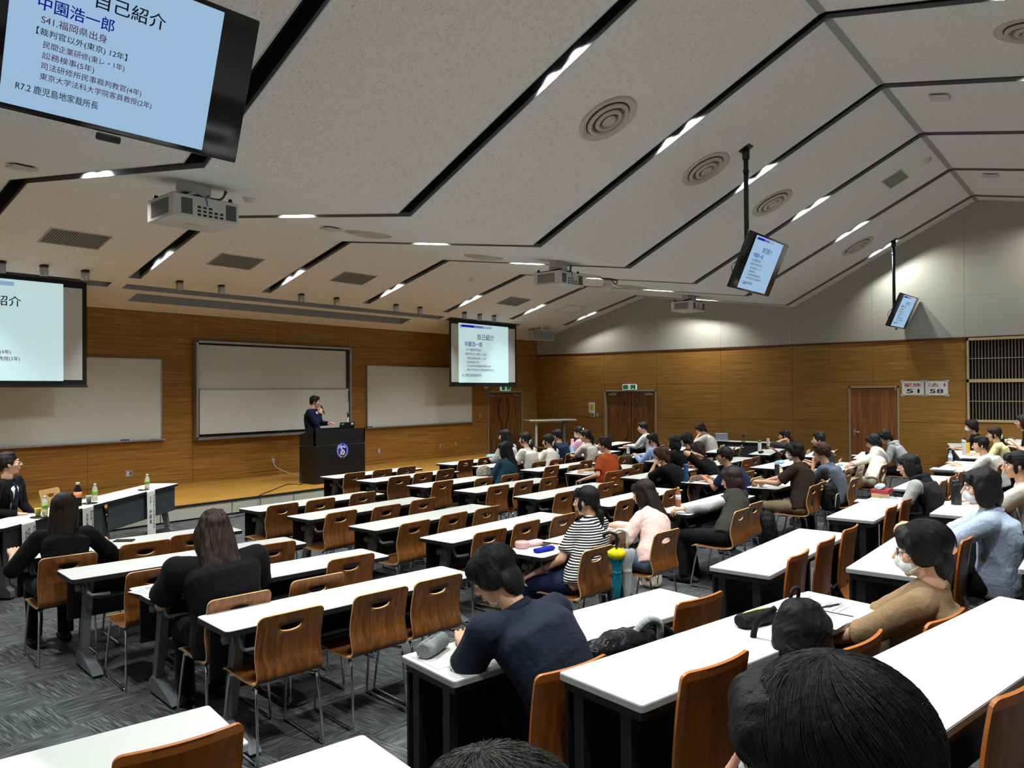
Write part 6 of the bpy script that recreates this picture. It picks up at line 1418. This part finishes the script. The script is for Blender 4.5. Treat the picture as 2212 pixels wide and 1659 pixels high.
bag(1656, 1182, 0.0, 'black backpack on the floor behind olive vest woman\'s chair', BLKB, (.32, .22, .46), .5)
bag(1031, 1026, TH, 'grey fluffy drawstring bag on desk before the teal cardigan woman', cloth('grey fleece', (160, 154, 140), .9, 60, .3, .4, 1.0), (.25, .17, .13), 0, False, 'drawstring_bag', 'bag', pocket=False)
pouch(1041, 988, TH, 'pale blue pouch on the foremost long haired woman\'s desk', cloth('pale blue pouch', (140, 186, 214)), 0, .22, .08, .07)
bottle(1163, 973, TH, 'clear bottle with yellow label between two white T-shirt women', mat('pale drink', (226, 226, 214), .2), mat('yellow label', (226, 206, 40), .5), h=.225)
flask(1221, 967, TH, 'tall pale pink flask near the masked woman in pink', mat('pink flask', (224, 176, 196), .4), mat('pink lid', (226, 186, 200), .4), .22, .036)
p = atz(1214, 981, TH); t = thing('tablet_stand', 'pale blue folding stand on desk before high ponytail woman', 'stand', tuple(p), .3); b = MB(); b.prism([(-.07, 0), (.07, 0), (.005, .20), (-.005, .20)], 0, -.045, .045); b.build('stand_panel', mat('pale blue plastic', (150, 186, 216), .45), t); b = MB(); b.box((0, 0, .004), (.1, .16, .008)); b.build('stand_foot', mat('pale blue plastic', (150, 186, 216), .45), t)
slab(1232, 975, TH, 'dark spectacles case beside the pale blue stand', BLACKPL, .16, .06, .04, .2, 'spectacles_case', 'case')
sheet(1251, 1019, TH, 'handout under the orange T-shirt man\'s hand', .1); sheet(1262, 1017, TH, 'second handout before the orange T-shirt man', -.2, kind=2, lift=.002)
bottle(1357, 985, TH, 'clear tea bottle beside the green bag', mat('yellow tea', (196, 178, 80), .2), None, h=.20, level=.4)
q = CHAIRS['Q', 2, 0]; bag(0, 0, 0, 'olive green bag leaning on chair beside pale blue shirt person', cloth('olive bag', (48, 62, 36)), (.36, .22, .44), .3, True, 'shoulder_bag', 'bag', loc=(q[0] + .42, q[1] - .05, .36))
bag(0, 0, 0, 'black rucksack on chair behind the orange T-shirt man', BLKB, (.30, .2, .40), -.2, loc=(CHAIRS['P', 3, 1][0] + .1, CHAIRS['P', 3, 1][1] + .02, .43))
bottle(1431, 1091, TH, 'amber tea bottle with pale label right of pink top woman', mat('amber tea', (150, 86, 40), .2), mat('lilac label', (206, 196, 214), .5), mat('gold cap', (186, 150, 60), .4), h=.215, body=mat('amber plastic', (176, 106, 60), .15, alpha=.6), level=.6)
flask(1471, 1042, TH, 'tall dark blue flask at desk end behind brown haired man', mat('blue flask', (30, 72, 124), .35), mat('blue lid', (36, 84, 140), .4), .25, .034)
pouch(1494, 1036, TH, 'crumpled black pouch beside the dark blue flask', BLKB, .2, .26, .10, .06)
sheet(1506, 1043, TH, 'map like handout before the navy T-shirt man', .15, kind=2); sheet(1527, 1036, TH, 'second handout before the navy T-shirt man', -.1, lift=.002)
sheet(1368, 1031, TH, 'handout before the man resting chin on hands', .1, kind=1); sheet(1455, 1001, TH, 'open notebook between masked student and dark haired woman', .1, kind=1, name='notebook')
sheet(1640, 1054, TH, 'handout before the dark brown T-shirt man', .12, kind=2); pen(1648, 1048, TH, 'blue pen lying on dark brown T-shirt man\'s handout', BLUE, .5)
flask(1657, 1036, TH, 'dark navy flask left of dark brown T-shirt man', mat('navy flask', (26, 30, 44), .4), BLACKPL, .225, .034)
bottle(1679, 1035, TH, 'milk tea bottle beside the dark navy flask', mat('milk tea', (190, 156, 112), .4), mat('pale yellow label', (214, 200, 120), .5), h=.20, level=.75)
pouch(1684, 1001, TH, 'crumpled sky blue and white cloth on desk behind brown T-shirt man', cloth('sky blue cloth', (150, 190, 226)), .1, .26, .12, .05, name='folded_cloth')
flask(1640, 975, TH, 'white flask with dark cap before the dark grey top woman', WHITEPL, mat('grey lid', (90, 92, 94), .4), .23, .036); flask(1649, 968, TH, 'cream flask beside the white one with dark cap', mat('cream flask', (206, 198, 180), .4), mat('cream lid', (210, 204, 190), .4), .22, .033)
pouch(1657, 970, TH, 'dark green pencil case behind the two pale flasks', cloth('dark green case', (44, 56, 30)), .1, .22, .08, .06); pouch(1644, 979, TH, 'black pencil case before the two pale flasks', BLKB, .1, .20, .07, .045); sheet(1643, 981, TH, 'sheet under the black pencil case', .1)
p = atz(1560, 953, TH); t = thing('tablet', 'white tablet in folding keyboard cover on the side wall desk', 'tablet', (18.2, p.y * 1.0, TH), PI / 2 + .25); b = MB(); b.box((0, 0, .008), (.28, .20, .012), 0, None, .003); b.build('keyboard_cover', mat('pale cover', (196, 206, 210), .5), t); b = MB(); M = Matrix.Translation((0, .06, .014)) @ Matrix.Rotation(math.radians(-22), 4, 'X'); b.box((0, 0, .10), (.29, .012, .21), 0, M, .004); b.build('tablet_panel', mat('pale panel', (206, 218, 222), .35), t)
p = atz(1595, 954, TH); t = thing('desk_microphone', 'black round headed stand on the side wall desk', 'microphone', (18.25, aty(1595, 950, 7.4).y, TH)); b = MB(); b.lathe([(0, 0), (.055, 0), (.055, .012), (.012, .016), (.010, .13), (0, .13)], (0, 0, 0), 18); b.build('mic_stand', BLACKPL, t); b = MB(); b.ball((0, 0, .15), (.035, .035, .045)); b.build('mic_head', mat('dark mic mesh', (60, 60, 62), .4, metal=.5), t)
pouch(1816, 1006, TH, 'blue white pencil pouch on desk behind curly haired man', cloth('blue white pouch', (190, 200, 214)), .2, .20, .08, .05); sheet(1826, 1008, TH, 'white notes beside the blue white pouch', .1); pen(1845, 1004, TH, 'black pen lying by the cream sweatshirt man', BLACKPL, .05)
pouch(1874, 982, TH, 'black pencil case by the grey hoodie man', BLKB, .3, .2, .08, .06); sheet(1858, 984, TH, 'notes under the grey hoodie man\'s hand', AR)
# tiers
for i, (m_, lb, h_) in enumerate(((mat('tan book', (176, 150, 108), .6), 'tan book at the bottom of hooded woman\'s stack', .045), (mat('red book', (150, 40, 44), .6), 'red book in middle of hooded woman\'s stack', .04))): slab(1918, 1067, TZ[0], lb, m_, .24, .18, h_, .1 - .1 * i, 'book', 'book', lift=.046 * i)
pouch(1921, 1064, TZ[0], 'pale blue patterned pouch on top of hooded woman\'s books', cloth('pale blue pattern', (170, 196, 214)), .1, .22, .09, .05).location.z += .087
sheet(1881, 1083, TZ[0], 'printed handout before the hooded woman', .1, kind=2); pen(1899, 1075, TZ[0], 'blue pen before the hooded woman\'s hand', BLUE, .6)
t = flask(2066, 1090, TZ[1], 'large black tumbler on white fixed desk near masked student', mat('black tumbler', (20, 22, 26), .35), BLACKPL, .225, .044)
sheet(2080, 1088, TZ[1], 'white sheet beside the large black tumbler', .1, kind=0); sheet(2058, 1150, TZ[1], 'blue white leaflet before the pale blue shirt student', .2, kind=2)
sheet(2037, 1016, TZ[0], 'stack of papers at the white T-shirt man\'s desk corner', .0, .30, .30, 1, 'paper_stack', .02); t = bpy.data.objects['paper_stack']
b = MB()
for i in range(5): b.box((.003 * (i % 2), -.002 * i, -.0185 + i * .004), (.29, .29, .003))
b.build('lower_sheets', PAPER, t)
bottle(2039, 1003, TZ[0], 'water bottle with pale blue cap by paper stack', mat('water', (206, 220, 226), .1, alpha=.4), mat('blue white label', (150, 186, 222), .5), mat('sky cap', (126, 186, 226), .4), h=.215, level=.7)
flask(2083, 983, TZ[0], 'tall white flask by white T-shirt man\'s face', WHITEPL, WHITEPL, .26, .036); flask(2091, 979, TZ[0], 'yellow tumbler beside the tall white flask', mat('yellow tumbler', (214, 160, 40), .4), BLACKPL, .24, .034); flask(2081, 968, TZ[0], 'bronze capped bottle behind the tall white flask', mat('pale rose flask', (206, 180, 172), .4), mat('bronze lid', (120, 90, 80), .4), .22, .034)
slab(2067, 968, TZ[0], 'black phone on the desk by the grille wall', BLACKPL, .075, .15, .01, WR + 1.5, 'phone', 'phone'); sheet(2100, 992, TZ[0], 'notes before yellow top woman', WR)
slab(2186, 951, TZ[1], 'grey pencil case on desk by the grille', mat('grey case', (96, 102, 108), .5), .22, .09, .06, WR, 'hard_pencil_case', 'pencil case'); sheet(2170, 951, TZ[1], 'sheet beside the grey hard pencil case', WR, kind=1)
# nearest desks
pouch(936, 1411, TZ[0], 'grey fabric pencil pouch with small tag at navy polo man\'s desk end', cloth('grey felt', (128, 134, 134)), WL + .5, .19, .085, .075); sheet(948, 1420, TZ[0], 'cream notebook under the grey pencil pouch', WL, .18, .25, 0, 'notebook'); sheet(1085, 1400, TZ[0], 'sheet under the navy polo man\'s hand', WL, kind=1)
b = bag(0, 0, 0, 'black shoulder bag with grey strap lying along the seat behind polo man\'s desk', cloth('black coated bag', (22, 22, 26), .35, 100, .2, .1, 1.0), (.52, .16, .20), WL, False, 'shoulder_bag', 'bag', pocket=False, loc=(3.02, 1.82, .70))
m2 = MB(); m2.tube(spline([(.08, -.02, .19), (.15, -.05, .25), (.22, -.06, .22), (.24, -.04, .12)], 6), .017, 6); m2.tube(spline([(.16, 0, .18), (.26, .02, .2), (.36, .0, .14), (.42, -.02, .05)], 6), .02, 6, 1); m2.build('strap', [cloth('grey webbing', (150, 152, 150)), BLKB], b)
bag(0, 0, 0, 'scuffed black backpack standing at the handout desk', BLKB, (.31, .22, .50), WL - .1, True, lift=0, loc=(3.28, 1.08, .62))
pouch(1634, 1350, TZ[1], 'black pencil case with lime zip beside the scuffed backpack', BLKB, -.35, .21, .085, .065, mat('lime zip', (176, 206, 40), .5)); pouch(1664, 1340, TZ[1], 'dark purple slim case behind the lime zip case', cloth('dark plum', (44, 38, 46)), -.35, .16, .05, .03)
sheet(1784, 1306, TZ[1], 'printed handout under the black pen', WL + .1, .26, .36, 1); sheet(1745, 1330, TZ[1], 'printed handout with pictures beside scuffed backpack', WL + .12, .26, .36, 2); pen(1797, 1311, TZ[1], 'black ballpoint pen on handout near masked man in tan', BLACKPL, -.42, .0075, .15)
b = bag(0, 0, 0, 'black backpack with red label at lower edge of view', BLKB, (.34, .24, .50), 0, True, loc=(3.42, .13, .42), pocket=False); m2 = MB(); q = Vector((-.176, .01, .27)); m2.box(tuple(q), (.006, .085, .06)); m2.build('red_label', mat('red label', (196, 40, 66), .6), b)
bag(0, 0, 0, 'black and cream backpack hung on chair behind brown T-shirt man', BLKB, (.28, .18, .34), 0, True, strapm=cloth('cream strap', (206, 200, 190)), loc=(CHAIRS['P', 6, 1][0] + .02, CHAIRS['P', 6, 1][1] - .33, .44))
bag(0, 0, 0, 'black and white jacket bundle on chair beside navy T-shirt man', cloth('dark jacket', (30, 30, 32)), (.30, .22, .30), 0, False, 'jacket', 'jacket', pocket=False, loc=(CHAIRS['P', 5, 1][0] - .30, CHAIRS['P', 5, 1][1], .43))

bpy.data.scenes.remove(TMP)
